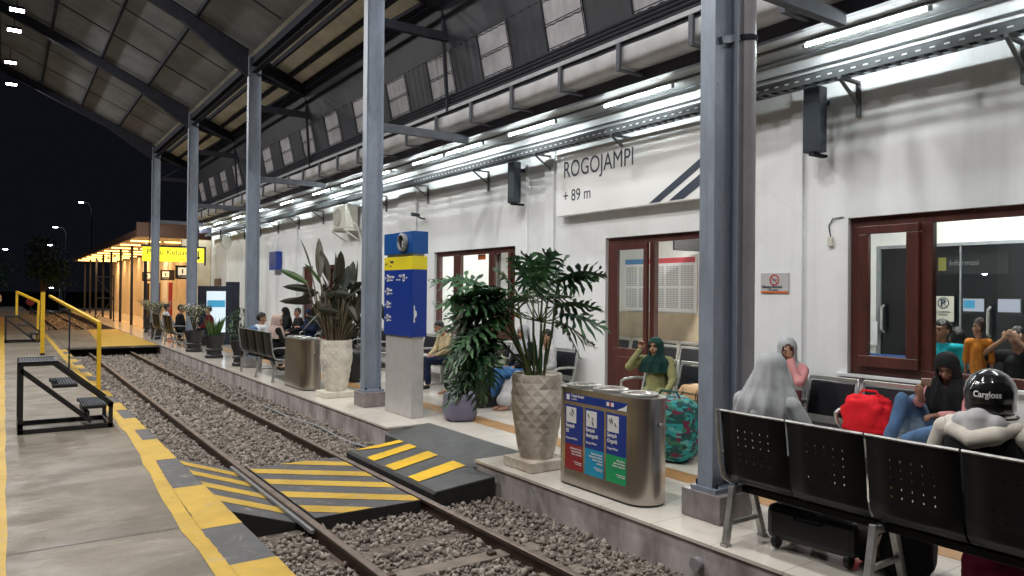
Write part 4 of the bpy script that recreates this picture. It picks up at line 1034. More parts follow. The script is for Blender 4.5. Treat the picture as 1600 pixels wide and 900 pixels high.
def tallplant():
    t = thing('potted_bird_of_paradise', 'tall potted plant with broad dark upright leaves in a cream pot', 'potted plant', (4.76,12.28,0))
    MB().box(-.28,.28,-.24,.24,.003,.10).build('pot_base','pot_white2',t,bevel=.008)
    p = tall_pot(t,'pot_white2',2,n=16,rows=15); p.location = (0,0,.105)
    rg = random.Random(5); sm = MB(); lm = MB().m(0); rs = MB()
    def L(r_, f_, z): return RI*r_ + FWD*f_ + UP*z
    spec = [(-.42,2.15,-.35,.9,.75,.15),(-.30,2.05,-.12,1,.85,.17),(-.18,2.0,-.25,1,.62,.17),(-.08,1.95,.05,1,.62,.18),(.04,1.95,.10,1,.65,.18),(.16,1.85,.08,1,.6,.19),(.28,1.75,.12,1,.7,.18),
            (-.5,1.95,-.8,.45,.62,.13),(-.38,1.82,-1,.22,.62,.14),(-.45,1.62,-1,.12,.60,.14),(-.30,1.45,-.6,-.55,.42,.14),(-.1,1.35,-.2,-.9,.40,.17),(.12,1.85,.1,.9,.5,.2),(.05,1.72,.5,-.5,.55,.18),
            (.20,1.62,.45,-.75,.5,.17),(.62,1.75,.12,1,.55,.11),(.56,1.58,.35,-.7,.34,.12),(.70,1.65,.35,-.9,.34,.12),(.45,1.45,-.05,1,.42,.11),(.55,1.42,.3,-.8,.3,.09),(.35,1.3,.1,1,.6,.15),
            (-.18,1.25,-.1,1,.8,.19),(-.05,1.2,.05,1,.85,.21),(.08,1.25,.0,1,.8,.2),(.2,1.25,.05,1,.75,.19),(-.28,1.9,-.4,.7,.55,.15),(-.1,1.6,-.3,.9,.6,.18),(.0,1.55,.2,.9,.6,.18),(-.4,1.75,-.9,-.2,.5,.13)]
    for k in range(20): spec.append((rg.uniform(-.35,.45),rg.uniform(1.2,1.85),rg.uniform(-.9,.9),rg.uniform(-.9,.5),rg.uniform(.3,.5),rg.uniform(.10,.17)))
    for i,(a,z,da,dz,l,w) in enumerate(spec):
        b = rg.uniform(-.15,.15); bs = L(a,b,z); st = L(a*.22,b*.3,.92)
        sm.tube([st,(st+bs)/2+L(a*.12,0,.03),bs],[.013,.012,.010],5)
        lm.m(1 if i in (7,25) else 0); leafpoly(lm,bs,L(da,rg.uniform(-.35,.35),dz),RI if rg.random() < .35 else FWD,l,w,.10,7)
    for k in range(60):
        a = rg.uniform(-.19,.19); b = rg.uniform(-.16,.16)
        sm2 = rs.tube([L(a*.7,b,.92),L(a*1.1+rg.uniform(-.03,.03),b,1.15+rg.random()*.2),L(a*1.5+rg.uniform(-.06,.06),b,1.3+rg.random()*.42)],[.007,.006,.003],4)
    for k in range(9):
        leafpoly(lm.m(0),L(.2,0,1.0),L(.3+.12*k*.5,rg.uniform(-.3,.3),1.0-.09*k),FWD,.62,.022,.25)
    sm.build('stem','stem_br',t,smooth=True); rs.build('reed','stem_br',t); lm.build('foliage',['leaf_dark','leaf_green'],t)
tallplant()

# --- black planters with shrubs
def planter(loc_, label, kind, h=.60, seed=1, sc=1.0):
    t = thing('potted_shrub', label, 'potted plant', loc_, 0, 'plants in black pots along the platform edge')
    prof = [(.20,0),(.21,.03),(.205,.07),(.175,.10),(.17,.17),(.20,.20),(.205,.23),(.175,.26),(.18,.32),(.225,.45),(.25,.55),(.265,.57),(.265,.60),(.24,.60),(.235,.56)]
    MB().lathe([(r_*sc,z*h/.60) for r_,z in prof],n=26).build('pot','pot_black',t,smooth=35)
    MB().lathe([(.0005,.565*h/.6),(.236*sc,.56*h/.6)],n=20).build('soil','soil',t)
    rg = random.Random(seed); lm = MB(); sm = MB()
    if kind == 'snake':
        for k in range(34):
            a = rg.uniform(0,6.28); r_ = rg.uniform(0,.13); tl = rg.uniform(.05,.40)
            leafpoly(lm,(r_*math.cos(a),r_*math.sin(a),h-.05),(tl*math.cos(a),tl*math.sin(a),1),(-math.sin(a),math.cos(a),.1),rg.uniform(.4,.68),.045,.10)
        lm.build('foliage','leaf_green',t)
        return t
    if kind == 'dark':
        for k in range(7):
            a = rg.uniform(0,6.28); sm.tube([(0,0,h-.05),(.1*math.cos(a),.1*math.sin(a),h+.25),(.22*math.cos(a),.22*math.sin(a),h+.25+rg.uniform(.1,.5))],[.012,.009,.005],5)
        for k in range(330):
            a = rg.uniform(0,6.28); q = rg.uniform(-1,1); r_ = .34*math.sqrt(1-q*q*.9)*rg.uniform(.45,1.05)
            p = Vector((r_*math.cos(a),r_*math.sin(a),h+.38+.40*q)); leafpoly(lm,p,(rg.uniform(-1,1),rg.uniform(-1,1),rg.uniform(-.6,.6)),(0,0,1),rg.uniform(.06,.12),.045,.3,3)
        sm.build('stem','stem_br',t); lm.build('foliage','leaf_mid',t)
        return t
    # flowering: arching stems with pale blossoms
    fl = MB(); R_ = .55
    for k in range(16):
        a = 6.28*k/16+rg.uniform(-.2,.2); e = rg.uniform(.25,1)*R_
        pts = [(0,0,h-.05),(.3*e*math.cos(a),.3*e*math.sin(a),h+.35),(.7*e*math.cos(a),.7*e*math.sin(a),h+.62),(e*math.cos(a),e*math.sin(a),h+.60+rg.uniform(-.05,.18))]
        sm.tube(pts,[.012,.010,.008,.004],5)
        for j in range(46):
            u = rg.uniform(.35,1); i0 = min(2,int(u*3)); f0 = u*3-i0
            p = Vector(pts[i0]).lerp(Vector(pts[i0+1]),f0)+Vector((rg.gauss(0,.06),rg.gauss(0,.06),rg.gauss(.02,.055)))
            leafpoly(lm if rg.random() < .55 else fl,p,(rg.uniform(-1,1),rg.uniform(-1,1),rg.uniform(-.5,.8)),(0,0,1),rg.uniform(.035,.08),.035,.3,3)
    sm.build('stem','stem_br',t); lm.build('foliage','leaf_mid',t); fl.build('blossom','petal',t)
    return t
planter((4.72,18.35,0),'black pot with a small dark leafy bush in front of the lit display','dark',seed=3)
planter((4.66,20.85,0),'black pot with a tuft of upright snake plant leaves','snake',seed=4,h=.62,sc=1.1)
planter((4.62,23.2,0),'black pot with pale flowering shrub next to the snake plant','flower',seed=5,h=.62,sc=1.1)
planter((4.62,29.6,0),'black pot with pale flowering shrub beside the far crossing slab','flower',seed=6,h=.62)
planter((5.1,34.5,0),'black pot with flowering shrub farthest down the platform','flower',seed=7,h=.62)

# --- benches
def steel_back(L=.53, W=None):
    """perforated, curved steel shell: seat and back in one profile, real holes"""
    prof = [(-.02,.985),(-.012,.93),(.0,.85),(.012,.75),(.022,.66),(.028,.585),(.045,.52),(.085,.47),(.15,.445),(.24,.44),(.34,.45),(.42,.455),(.45,.435)]
    return prof
def near_bench(name_label, loc_, n, rz=0, group='black steel benches with backs to the track', pitch=.545):
    t = thing('steel_bench', name_label, 'bench', loc_, rz, group)
    prof = steel_back()
    # dense profile
    P2 = []
    for i in range(len(prof)-1):
        a = Vector(prof[i]); b = Vector(prof[i+1]); m_ = max(1,int((b-a).length/.012))
        for k in range(m_): P2.append(a.lerp(b,k/m_))
    P2.append(Vector(prof[-1]))
    for s_ in range(n):
        y1 = -s_*pitch-.008; y0 = y1-pitch+.014
        ys = [y0]; cols = [y0+.14+.062*k for k in range(5)]
        for c in cols: ys += [c-.0042,c+.0042]
        ys.append(y1)
        zs = [.86-.055*k for k in range(5)]
        mb = MB(); ny_ = len(ys)
        holes = set()
        for z in zs: holes.add(min(range(30), key=lambda i: abs((P2[i].y+P2[i+1].y)/2-z)))
        bow = lambda y: .012*(1-((y-(y0+y1)/2)/((y1-y0)/2))**2)
        for off_ in (0,.004):
            for p in P2:
                for y in ys: mb.v.append((p.x+off_*(1 if p.y > .5 else 0)-(bow(y) if p.y > .5 else 0), y, p.y-(off_ if p.y < .5 else 0)))
        nv = len(P2)*ny_
        for i in range(len(P2)-1):
            for j in range(ny_-1):
                if i in holes and j % 2 == 1 and 0 < j < ny_-1: continue
                a = i*ny_+j
                mb.f.append((a,a+1,a+ny_+1,a+ny_)); mb.f.append((nv+a,nv+a+ny_,nv+a+ny_+1,nv+a+1)); mb.mi += [0,0]
        for i in range(len(P2)-1):
            for j in (0,ny_-1):
                a = i*ny_+j; mb.f.append((a,a+ny_,nv+a+ny_,nv+a)); mb.mi.append(0)
        o_ = mb.build('seat_shell','blackmetal',t,smooth=True)
        MB().tube([(-.022-.010*(1-abs(k-3)/3),y0+(y1-y0)*k/6,.985) for k in range(7)],.010,6).build('worn_top_edge','silver_leg',o_,smooth=40)
    Lh = n*pitch
    MB().box(.17,.23,-Lh+.05,-.05,.375,.425).build('seat_beam','blackmetal',t,bevel=.004)
    for y in ([-.10,-Lh+.10] if n < 4 else [-.03,-2*pitch,-Lh+.03]):
        big = (y == -.03)
        pts = [(.0,y,.44),(-.005,y,.40),(-.03,y,.25),(-.06,y,.03)]
        MB().bar((.10,y,.42),(.02,y,.02),.045,.045,up=(0,1,0)).bar((.30,y,.42),(.44,y,.02),.045,.045,up=(0,1,0)).bar((.08,y,.39),(.34,y,.39),.045,.05,up=(0,1,0)).bar((.05,y,.16),(.40,y,.16),.03,.03,up=(0,1,0)).box(-.01,.05,y-.03,y+.03,.002,.02).box(.41,.47,y-.03,y+.03,.002,.02).build('leg_frame','silver_leg',t,bevel=.004)
    for y in (.012,-Lh-.0):
        MB().tube([(-.03,y,.99),(-.02,y,.85),(.0,y,.70),(.012,y,.58),(.05,y,.485),(.12,y,.445),(.42,y,.445)],.016,8).tube([(.005,y,.665),(.12,y,.68),(.36,y,.67),(.41,y,.63),(.41,y,.45)],.016,8).build('side_frame','silver_leg',t,smooth=40)
    return t
near_bench('black perforated steel four-seat bench closest to the camera, seen from behind', (4.30,3.56,0), 4)
b2 = near_bench('black three-seat steel bench beside the plain litter bin', (4.36,17.05,0), 4, pitch=.60)
near_bench('black steel bench between two black pots, farther down the platform edge', (4.36,26.7,0), 3, pitch=.55)
near_bench('farthest black steel bench, next to the far flowering shrub', (4.36,28.9,0), 3, pitch=.55)

def pad_bench(label, loc_, n, rz=math.pi, pitch=.62, w=.56, group='padded silver benches against the building wall'):
    """faces +x in its own frame; seats run along +y"""
    t = thing('padded_bench', label, 'bench', loc_, rz, group)
    for s_ in range(n):
        y = s_*pitch; h = w/2
        # seat frame: silver top and sides, dark vinyl pads
        sf = MB().tube([(.40,y-h,.44),(.08,y-h,.42),(.02,y-h,.50),(-.06,y-h,.80),(-.085,y-h,.93),(-.085,y+h,.93),(-.06,y+h,.80),(.02,y+h,.50),(.08,y+h,.42),(.40,y+h,.44)],.020,8).build('seat_frame','chrome',t,smooth=40)
        MB().poly([(-.005,y-h+.03,.53),(-.075,y-h+.03,.895),(-.045,y-h+.03,.90),(.03,y-h+.03,.54)],(0,w-.06,0)).build('back_pad','vinyl',t,bevel=.012)
        MB().poly([(.06,y-h+.03,.425),(.43,y-h+.03,.44),(.44,y-h+.03,.475),(.06,y-h+.03,.465)],(0,w-.06,0)).build('seat_pad','vinyl',t,bevel=.012)
        MB().box(-.085,-.06,y-h+.01,y+h-.01,.905,.95).build('head_rail','chrome',t,bevel=.006)
    for k in range(n+1):
        y = (k-.5)*pitch
        MB().tube([(-.02,y,.66),(.10,y,.675),(.32,y,.67),(.385,y,.64),(.38,y,.58),(.30,y,.50),(.22,y,.45)],.020,8).build('armrest','chrome',t,smooth=40)
    Ln = (n-1)*pitch
    MB().box(.18,.25,-.25,Ln+.25,.36,.42).build('seat_beam','chrome',t,bevel=.004)
    for y in ((-.1,Ln+.1) if n < 4 else (-.1,Ln/2,Ln+.1)):
        MB().bar((.21,y,.37),(.21,y,.05),.05,.05).bar((-.02,y,.03),(.45,y,.03),.045,.035).box(-.05,.0,y-.03,y+.03,.002,.03).box(.43,.48,y-.03,y+.03,.002,.03).build('leg','chrome',t,bevel=.004)
    return t
pad_bench('padded black and silver bench under the near window', (7.27,5.20,0), 4)
pad_bench('padded black and silver bench in front of the open door', (7.24,7.05,0), 3)
pad_bench('padded black and silver bench on the wall left of the door', (7.27,10.95,0), 4, pitch=.60)
pad_bench('padded bench under the far window behind the totem sign', (7.27,13.6,0), 4)
pad_bench('padded bench on the wall behind the tall dark plant', (7.27,18.3,0), 5)
pad_bench('padded bench on the wall behind the seated group, farthest down', (7.27,22.1,0), 5)
pad_bench('padded bench inside the timetable room behind the door, nearer of two', (9.35,9.0,0), 3)
pad_bench('padded bench inside the timetable room under the timetable', (10.15,11.0,0), 4)

# --- boarding steps
def steps(label, loc_, s=1.0):
    t = thing('boarding_steps', label, 'steps', loc_, 0, 'black steel boarding steps on the bare platform')
    k = .058
    nr = MB(); nr.box(0,k,0,k,.003,.89).bar((.0,k/2,.875),(.42,k/2,.875),k,k).bar((.38,k/2,.872),(1.04,k/2,.30),k,k).box(1.0,1.045,0,k,.003,.32).bar((0,k/2,.03),(1.04,k/2,.03),k,k).bar((.03,k/2,.80),(.80,k/2,.10),k,k)
    nr.build('side_frame','black',t)
    fr = MB(); fr.box(0,k,.76,.76+k,.003,.89).bar((.0,.78,.875),(.42,.78,.875),k,k).bar((.38,.78,.872),(1.04,.78,.30),k,k).box(1.0,1.045,.76,.76+k,.003,.32).bar((0,.78,.03),(1.04,.78,.03),k,k)
    fr.build('side_frame','black',t)
    MB().bar((k/2,0,.03),(k/2,.8,.03),k,k).bar((k/2,0,.10),(k/2,.8,.10),k,k).bar((1.02,0,.03),(1.02,.8,.03),k,k).bar((1.02,0,.30),(1.02,.8,.30),k,k).build('cross_bar','black',t); MB().bar((.75,0,.20),(.75,.8,.20),k,.05).build('cross_bar','black',t)
    for (x0,x1,z) in ((.01,.42,.895),(.36,.64,.605),(.69,.97,.312)):
        tr_ = MB().box(x0,x1,0,.80,z-.012,z).build('tread','steel_mid',t)
        mb = MB(); n_ = int((x1-x0)/.03)
        for i in range(n_): mb.box(x0+.03*i+.004,x0+.03*i+.016,.02,.78,z,z+.006)
        mb.build('tread_rib','steel_dark',tr_)
        MB().bar((x0,.01,z-.03),(x1,.01,z-.03),.03,.035).build('tread_support','black',tr_); MB().bar((x0,.79,z-.03),(x1,.79,z-.03),.03,.035).build('tread_support','black',tr_)
    return t
steps('black steel boarding steps with grey treads, nearest on the bare concrete platform', (.155,11.0,0))
steps('black steel boarding steps farther back on the bare concrete platform', (.03,29.6,0))
t = thing('handrail', 'yellow sloping handrail on a slim post at the platform edge', 'handrail', (1.40,14.95,0))
MB().box(-.032,.032,-.032,.032,.0,1.24).build('post','yellow2',t)
MB().bar((0,0,1.215),(-.40,8.0,1.62),.06,.055).build('rail','yellow2',t)
MB().box(-.22,-.19,3.9,3.93,0,1.39).build('support','steel_dark',t)
t = thing('yellow_post', 'thick square yellow post standing beyond the near boarding steps', 'post', (.88,23.9,0))
MB().box(-.05,.05,-.05,.05,.06,1.72).build('post_tube','yellow2',t); MB().box(-.052,.052,-.052,.052,.0,.06).build('post_foot','black',t)
t = thing('handrail', 'yellow handrail frame of the farther boarding steps', 'handrail', (.37,30.5,0))
MB().bar((0,0,.75),(0,0,1.72),.07,.07).bar((0,0,1.69),(.62,-.5,1.36),.07,.07).bar((.62,-.5,1.38),(.58,-.5,0),.07,.07).build('rail','yellow2',t)

# --- luggage and bags
from mathutils import noise as nz
def lump(name, label, cat, loc_, size, m, rz=0, seed=0, sq=.6, amp=.05, parts=None, flat=True):
    """soft bag: superellipsoid with folds"""
    t = thing(name, label, cat, loc_, rz)
    mb = MB(); NU, NV = 40, 26; sx, sy, sz = size
    pw = lambda v, e: math.copysign(abs(v)**e, v)
    for j in range(NV+1):
        ph = -math.pi/2+math.pi*j/NV
        for i in range(NU):
            th = 2*math.pi*i/NU
            x = pw(math.cos(ph),sq)*pw(math.cos(th),sq); y = pw(math.cos(ph),sq)*pw(math.sin(th),sq); z = pw(math.sin(ph),sq)
            d = 1+amp*nz.noise((x*2.2+seed,y*2.2,z*2.2))*2+amp*.7*nz.noise((x*6,y*6+seed,z*6))
            zz_ = z*sz/2*d+sz/2
            if flat: zz_ = max(0.002,zz_)
            k = 1-.10*max(0,z)
            mb.v.append((x*sx/2*d*k,y*sy/2*d*k,zz_))
    for j in range(NV):
        for i in range(NU): mb.f.append((j*NU+i,j*NU+(i+1)%NU,(j+1)*NU+(i+1)%NU,(j+1)*NU+i)); mb.mi.append(0)
    mb.build(name+'_body',m,t,smooth=True)
    return t
t = lump('travel_bag','bulging mauve grey plastic bag standing beside the totem sign','bag',(5.38,9.12,0),(.44,.50,.42),F['mauve'],R(-20),3,.36,.05)
MB().tube([(-.15,0,.40),(-.1,0,.52),(.08,0,.53),(.14,0,.40)],.012,6).build('handle',F['mauve'],t,smooth=40)
# patterned bag
pm = bpy.data.materials.new('patterned_cloth'); pm.use_nodes = True; n = pm.node_tree; b = n.nodes['Principled BSDF']; b.inputs['Roughness'].default_value=.75
tc = n.nodes.new('ShaderNodeTexCoord'); mp = n.nodes.new('ShaderNodeMapping'); mp.inputs['Scale'].default_value=(16,16,30); mp.inputs['Rotation'].default_value=(.5,.4,.6)
vo = n.nodes.new('ShaderNodeTexVoronoi'); n.links.new(tc.outputs['Object'],mp.inputs[0]); n.links.new(mp.outputs[0],vo.inputs['Vector']); vo.inputs['Scale'].default_value=1
cr = n.nodes.new('ShaderNodeValToRGB'); cr.color_ramp.interpolation='CONSTANT'; sr = n.nodes.new('ShaderNodeSeparateColor'); n.links.new(vo.outputs['Color'],sr.inputs[0]); n.links.new(sr.outputs[0],cr.inputs[0])
cr.color_ramp.elements[0].color=(.008,.085,.08,1); cr.color_ramp.elements[1].position=.26; cr.color_ramp.elements[1].color=(.02,.30,.30,1)
for p_,c_ in ((.48,(.16,.02,.06)),(.62,(.04,.17,.11)),(.8,(.10,.38,.36)),(.92,(.015,.05,.06))): e = cr.color_ramp.elements.new(p_); e.color=(*c_,1)
n.links.new(cr.outputs[0],b.inputs['Base Color'])
t = lump('travel_bag','large teal and maroon patterned cloth bag standing between bin and column','bag',(6.05,5.72,0),(.50,.62,.69),pm,R(25),5,.5,.045)
MB().tube([(-.05,-.14,.66),(-.05,-.1,.75),(-.05,.08,.76),(-.05,.14,.66)],.014,6).build('handle',pm,t,smooth=40)
t = lump('hand_bag','tan plaid hand bag lying on the bench beside the woman in olive','bag',(6.86,6.02,.47),(.34,.50,.27),mat('plaid_tan',(.50,.32,.16),.7,var=.1),R(0),8,.6,.04)
mb = MB()
for q in (-.13,-.10,.09,.12):
    mb.tube([(-.174*math.cos(a),q,.135+.142*math.sin(a)) for a in [(-1.2+.24*k) for k in range(13)]],.006,4)
for q in (.10,.18): mb.tube([(-.176,-.20+.04*k,q) for k in range(11)],.005,4)
mb.build('plaid_stripe','black',t)
t = lump('red_bag','bright red cloth bag on the bench under the near window','bag',(6.98,3.98,.47),(.34,.46,.37),F['red'],R(8),9,.5,.09)
MB().tube([(.0,-.10,.36),(.0,-.07,.42),(.0,.06,.42),(.0,.10,.36)],.012,6).build('handle',F['red'],t,smooth=40)
t = lump('denim_jacket','pale blue denim jacket heaped on the bench beside the red bag','jacket',(6.92,3.52,.47),(.42,.34,.42),F['denim_light'],R(30),12,.85,.16)
# under the near bench
t = thing('suitcase','black suitcase with wheels lying under the near steel bench','suitcase',(4.72,3.05,0),R(6))
MB().box(-.14,.18,-.32,.33,.07,.32).build('suitcase_shell','black',t,bevel=.05)
for (x,y) in ((-.1,.26),(-.1,-.26),(.12,.26),(.12,-.26)): w_ = MB().lathe([(.05,-.018),(.055,0),(.05,.018)],n=16).build('wheel','black',t,smooth=40); w_.rotation_euler=(R(90),0,0); w_.location=(x,y,.058)
MB().tube([(-.15,.1,.26),(-.19,.08,.26),(-.19,-.08,.26),(-.15,-.1,.26)],.012,6).build('handle','steel_dark',t)
t = lump('backpack','black backpack standing on the floor under the near bench','backpack',(4.86,2.50,0),(.28,.32,.40),F['black'],R(20),15,.6,.06)
MB().tube([(-.12,.14,.30),(-.20,.22,.18),(-.12,.17,.06)],.013,6).build('strap',F['black'],t,smooth=40)
lump('sling_bag','dark brown cloth bag under the near bench beside the suitcase','bag',(4.95,2.72,0),(.24,.22,.18),F['brown'],0,16,.7,.1)
lump('cloth_bag','magenta dotted cloth bag on the floor under the near bench','bag',(4.72,1.93,0),(.30,.34,.44),F['magenta'],R(10),17,.8,.08)
lump('sports_bag','black soft bag under the right end of the near bench','bag',(4.76,1.52,0),(.3,.36,.34),F['black'],0,18,.6,.06)
lump('snack_pack','yellow snack packet between two seats of the near bench','packet',(4.52,2.45,.46),(.10,.05,.20),fab('yellow_pack',(.7,.5,.03),.4),0,19,.5,.05,flat=False)
lump('pink_bag','hot pink bag beside the person in black behind the cream pot','bag',(6.5,14.75,.47),(.3,.3,.32),F['hotpink'],0,20,.6,.05)
t = thing('suitcase','black upright suitcase beside the person in black behind the cream pot','suitcase',(5.75,14.05,0),R(10))
MB().box(-.13,.13,-.2,.2,.05,.62).build('suitcase_shell','black',t,bevel=.04)
MB().box(-.11,.11,-.17,-.13,.0,.05).box(-.11,.11,.13,.17,.0,.05).build('wheel','black',t)
lump('sage_bag','sage green cloth bag held against the bench by the person in the blue skirt','bag',(6.66,10.12,.52),(.26,.46,.30),F['sage'],R(-10),22,.75,.08)
# ------------------------------------------------------------------ people
def blob(name, prims, m, vox, parent, carve=None, fold=0, ff=9, mats=None, matfn=None, smooth=2, seed=0):
    mb = MB()
    for pr in prims:
        if pr[0] == 'c':
            _, a, b, ra, rb = pr; a = Vector(a); b = Vector(b); d = b-a; Ld = d.length
            d = d/Ld if Ld > 1e-6 else Vector((0,0,1)); u = Vector((0,0,1)) if abs(d.z) < .9 else Vector((0,1,0)); x = d.cross(u).normalized(); y = x.cross(d)
            rings = [(a-d*ra*math.cos(q), ra*math.sin(q)) for q in (0.12,.5,.9,1.3)] + [(b+d*rb*math.cos(q), rb*math.sin(q)) for q in (1.5,1.1,.7,.35,.1)]
        else:
            _, c, rr, rot = pr; c = Vector(c); Q = rot or Matrix.Identity(3)
            rings = None
            b0 = len(mb.v); NU, NV = 14, 9
            for j in range(NV+1):
                ph = -math.pi/2+math.pi*(j+.04*(1 if j==0 else -1 if j==NV else 0))/NV
                for i in range(NU):
                    th = 2*math.pi*i/NU; mb.v.append(tuple(c + Q @ Vector((rr[0]*math.cos(ph)*math.cos(th),rr[1]*math.cos(ph)*math.sin(th),rr[2]*math.sin(ph)))))
            for j in range(NV):
                for i in range(NU): mb.f.append((b0+j*NU+i,b0+j*NU+(i+1)%NU,b0+(j+1)*NU+(i+1)%NU,b0+(j+1)*NU+i)); mb.mi.append(0)
            mb.f.append(tuple(b0+i for i in range(NU))[::-1]); mb.f.append(tuple(b0+NV*NU+i for i in range(NU))); mb.mi += [0,0]
        if rings:
            b0 = len(mb.v); N = 12
            for (c,r_) in rings:
                for k in range(N):
                    q = 2*math.pi*k/N; mb.v.append(tuple(c+(x*math.cos(q)+y*math.sin(q))*r_))
            for j in range(len(rings)-1):
                for k in range(N): mb.f.append((b0+j*N+k,b0+j*N+(k+1)%N,b0+(j+1)*N+(k+1)%N,b0+(j+1)*N+k)); mb.mi.append(0)
            mb.f.append(tuple(b0+k for k in range(N))[::-1]); mb.f.append(tuple(b0+(len(rings)-1)*N+k for k in range(N))); mb.mi += [0,0]
    me = bpy.data.meshes.new('tmp'); me.from_pydata(mb.v,[],mb.f)
    bm = bmesh.new(); bm.from_mesh(me); bmesh.ops.recalc_face_normals(bm, faces=bm.faces); bm.to_mesh(me); bm.free()
    to = bpy.data.objects.new('tmp',me); S.collection.objects.link(to)
    r_ = to.modifiers.new('r','REMESH'); r_.mode='VOXEL'; r_.voxel_size=vox; r_.adaptivity=0
    if smooth: s_ = to.modifiers.new('s','SMOOTH'); s_.factor=.5; s_.iterations=smooth
    dgr = bpy.context.evaluated_depsgraph_get()
    out = bpy.data.meshes.new_from_object(to.evaluated_get(dgr))
    bpy.data.objects.remove(to); bpy.data.meshes.remove(me)
    out.name = name
    for mm in (mats or [m]): out.materials.append(MT[mm] if isinstance(mm,str) else mm)
    nv = len(out.vertices); co = np.empty(nv*3,np.float32); out.vertices.foreach_get('co',co); co = co.reshape(-1,3)
    if fold:
        no = np.empty(nv*3,np.float32); out.vertex_normals.foreach_get('vector',no); no = no.reshape(-1,3)
        P = co*np.array([ff,ff,ff*.5]) + seed
        w = P + .6*np.sin(P[:,[1,2,0]]*1.7+1.3)
        q = np.sin(w[:,0]*1.9+w[:,2]*.7)*np.sin(w[:,1]*2.3+.9)+.45*np.sin(w[:,0]*4.7+w[:,2]*2.9+2)*np.sin(w[:,1]*4.1-w[:,2]*1.3)
        q = .55*q - .5*np.abs(np.sin(w[:,0]*1.1+w[:,1]*1.6+w[:,2]*.9))+.25
        co = (co + no*(fold*q)[:,None]).astype(np.float32)
        out.vertices.foreach_set('co',co.ravel())
    if carve or matfn:
        npz = len(out.polygons); ls = np.empty(npz,np.int32); out.polygons.foreach_get('loop_start',ls); lv = np.empty(len(out.loops),np.int32); out.loops.foreach_get('vertex_index',lv)
        ctr = (co[lv[ls]]+co[lv[ls+1]]+co[lv[ls+2]]+co[lv[ls+3 if False else np.minimum(ls+3,len(lv)-1)]])/4 if npz else co
    if carve:
        dl = carve(ctr)
        bm = bmesh.new(); bm.from_mesh(out); bm.faces.ensure_lookup_table(); bmesh.ops.delete(bm, geom=[bm.faces[int(k)] for k in np.nonzero(dl)[0]], context='FACES'); bm.to_mesh(out); bm.free()
    if matfn: out.polygons.foreach_set('material_index', matfn(ctr).astype(np.int32))
    out.polygons.foreach_set('use_smooth',[True]*len(out.polygons)); out.update()
    o_ = bpy.data.objects.new(name,out); C.objects.link(o_)
    if parent: o_.parent = parent
    return o_

def hand(wr, d, side, curl=.5, s=1.0, palm=None):
    """palm + four unequal bent fingers + thumb; d = pointing direction, palm = palm-facing direction"""
    wr = Vector(wr); d = Vector(d).normalized(); pn = Vector(palm or (0,0,-1)); pn = (pn-d*pn.dot(d)).normalized(); x = d.cross(pn).normalized()*side
    out = [('e', wr+d*.045*s, (.040*s,.048*s,.017*s), Matrix((x,d,pn)).transposed()), ('c',wr-d*.02,wr+d*.03*s,.024*s,.026*s)]
    for k,(o_,l) in enumerate(((-.030,.060),(-.010,.072),(.010,.068),(.029,.054))):
        b = wr+d*.078*s+x*o_*s; a1 = curl*1.0; p1 = b+(d*math.cos(a1*.6)+pn*math.sin(a1*.6))*l*.45*s
        p2 = p1+(d*math.cos(a1*1.6)+pn*math.sin(a1*1.6))*l*.32*s; p3 = p2+(d*math.cos(a1*2.4)+pn*math.sin(a1*2.4))*l*.25*s
        out += [('c',b-d*.015*s,p1,.0095*s,.009*s),('c',p1,p2,.009*s,.0085*s),('c',p2,p3,.0085*s,.0075*s)]
    tb = wr+d*.025*s-x*.030*s; t1 = tb+(-x*.6+d*.7+pn*.3).normalized()*.035*s; t2 = t1+(-x*.1+d*.8+pn*.5).normalized()*.028*s
    out += [('c',tb,t1,.012*s,.0105*s),('c',t1,t2,.0105*s,.008*s)]
    return out

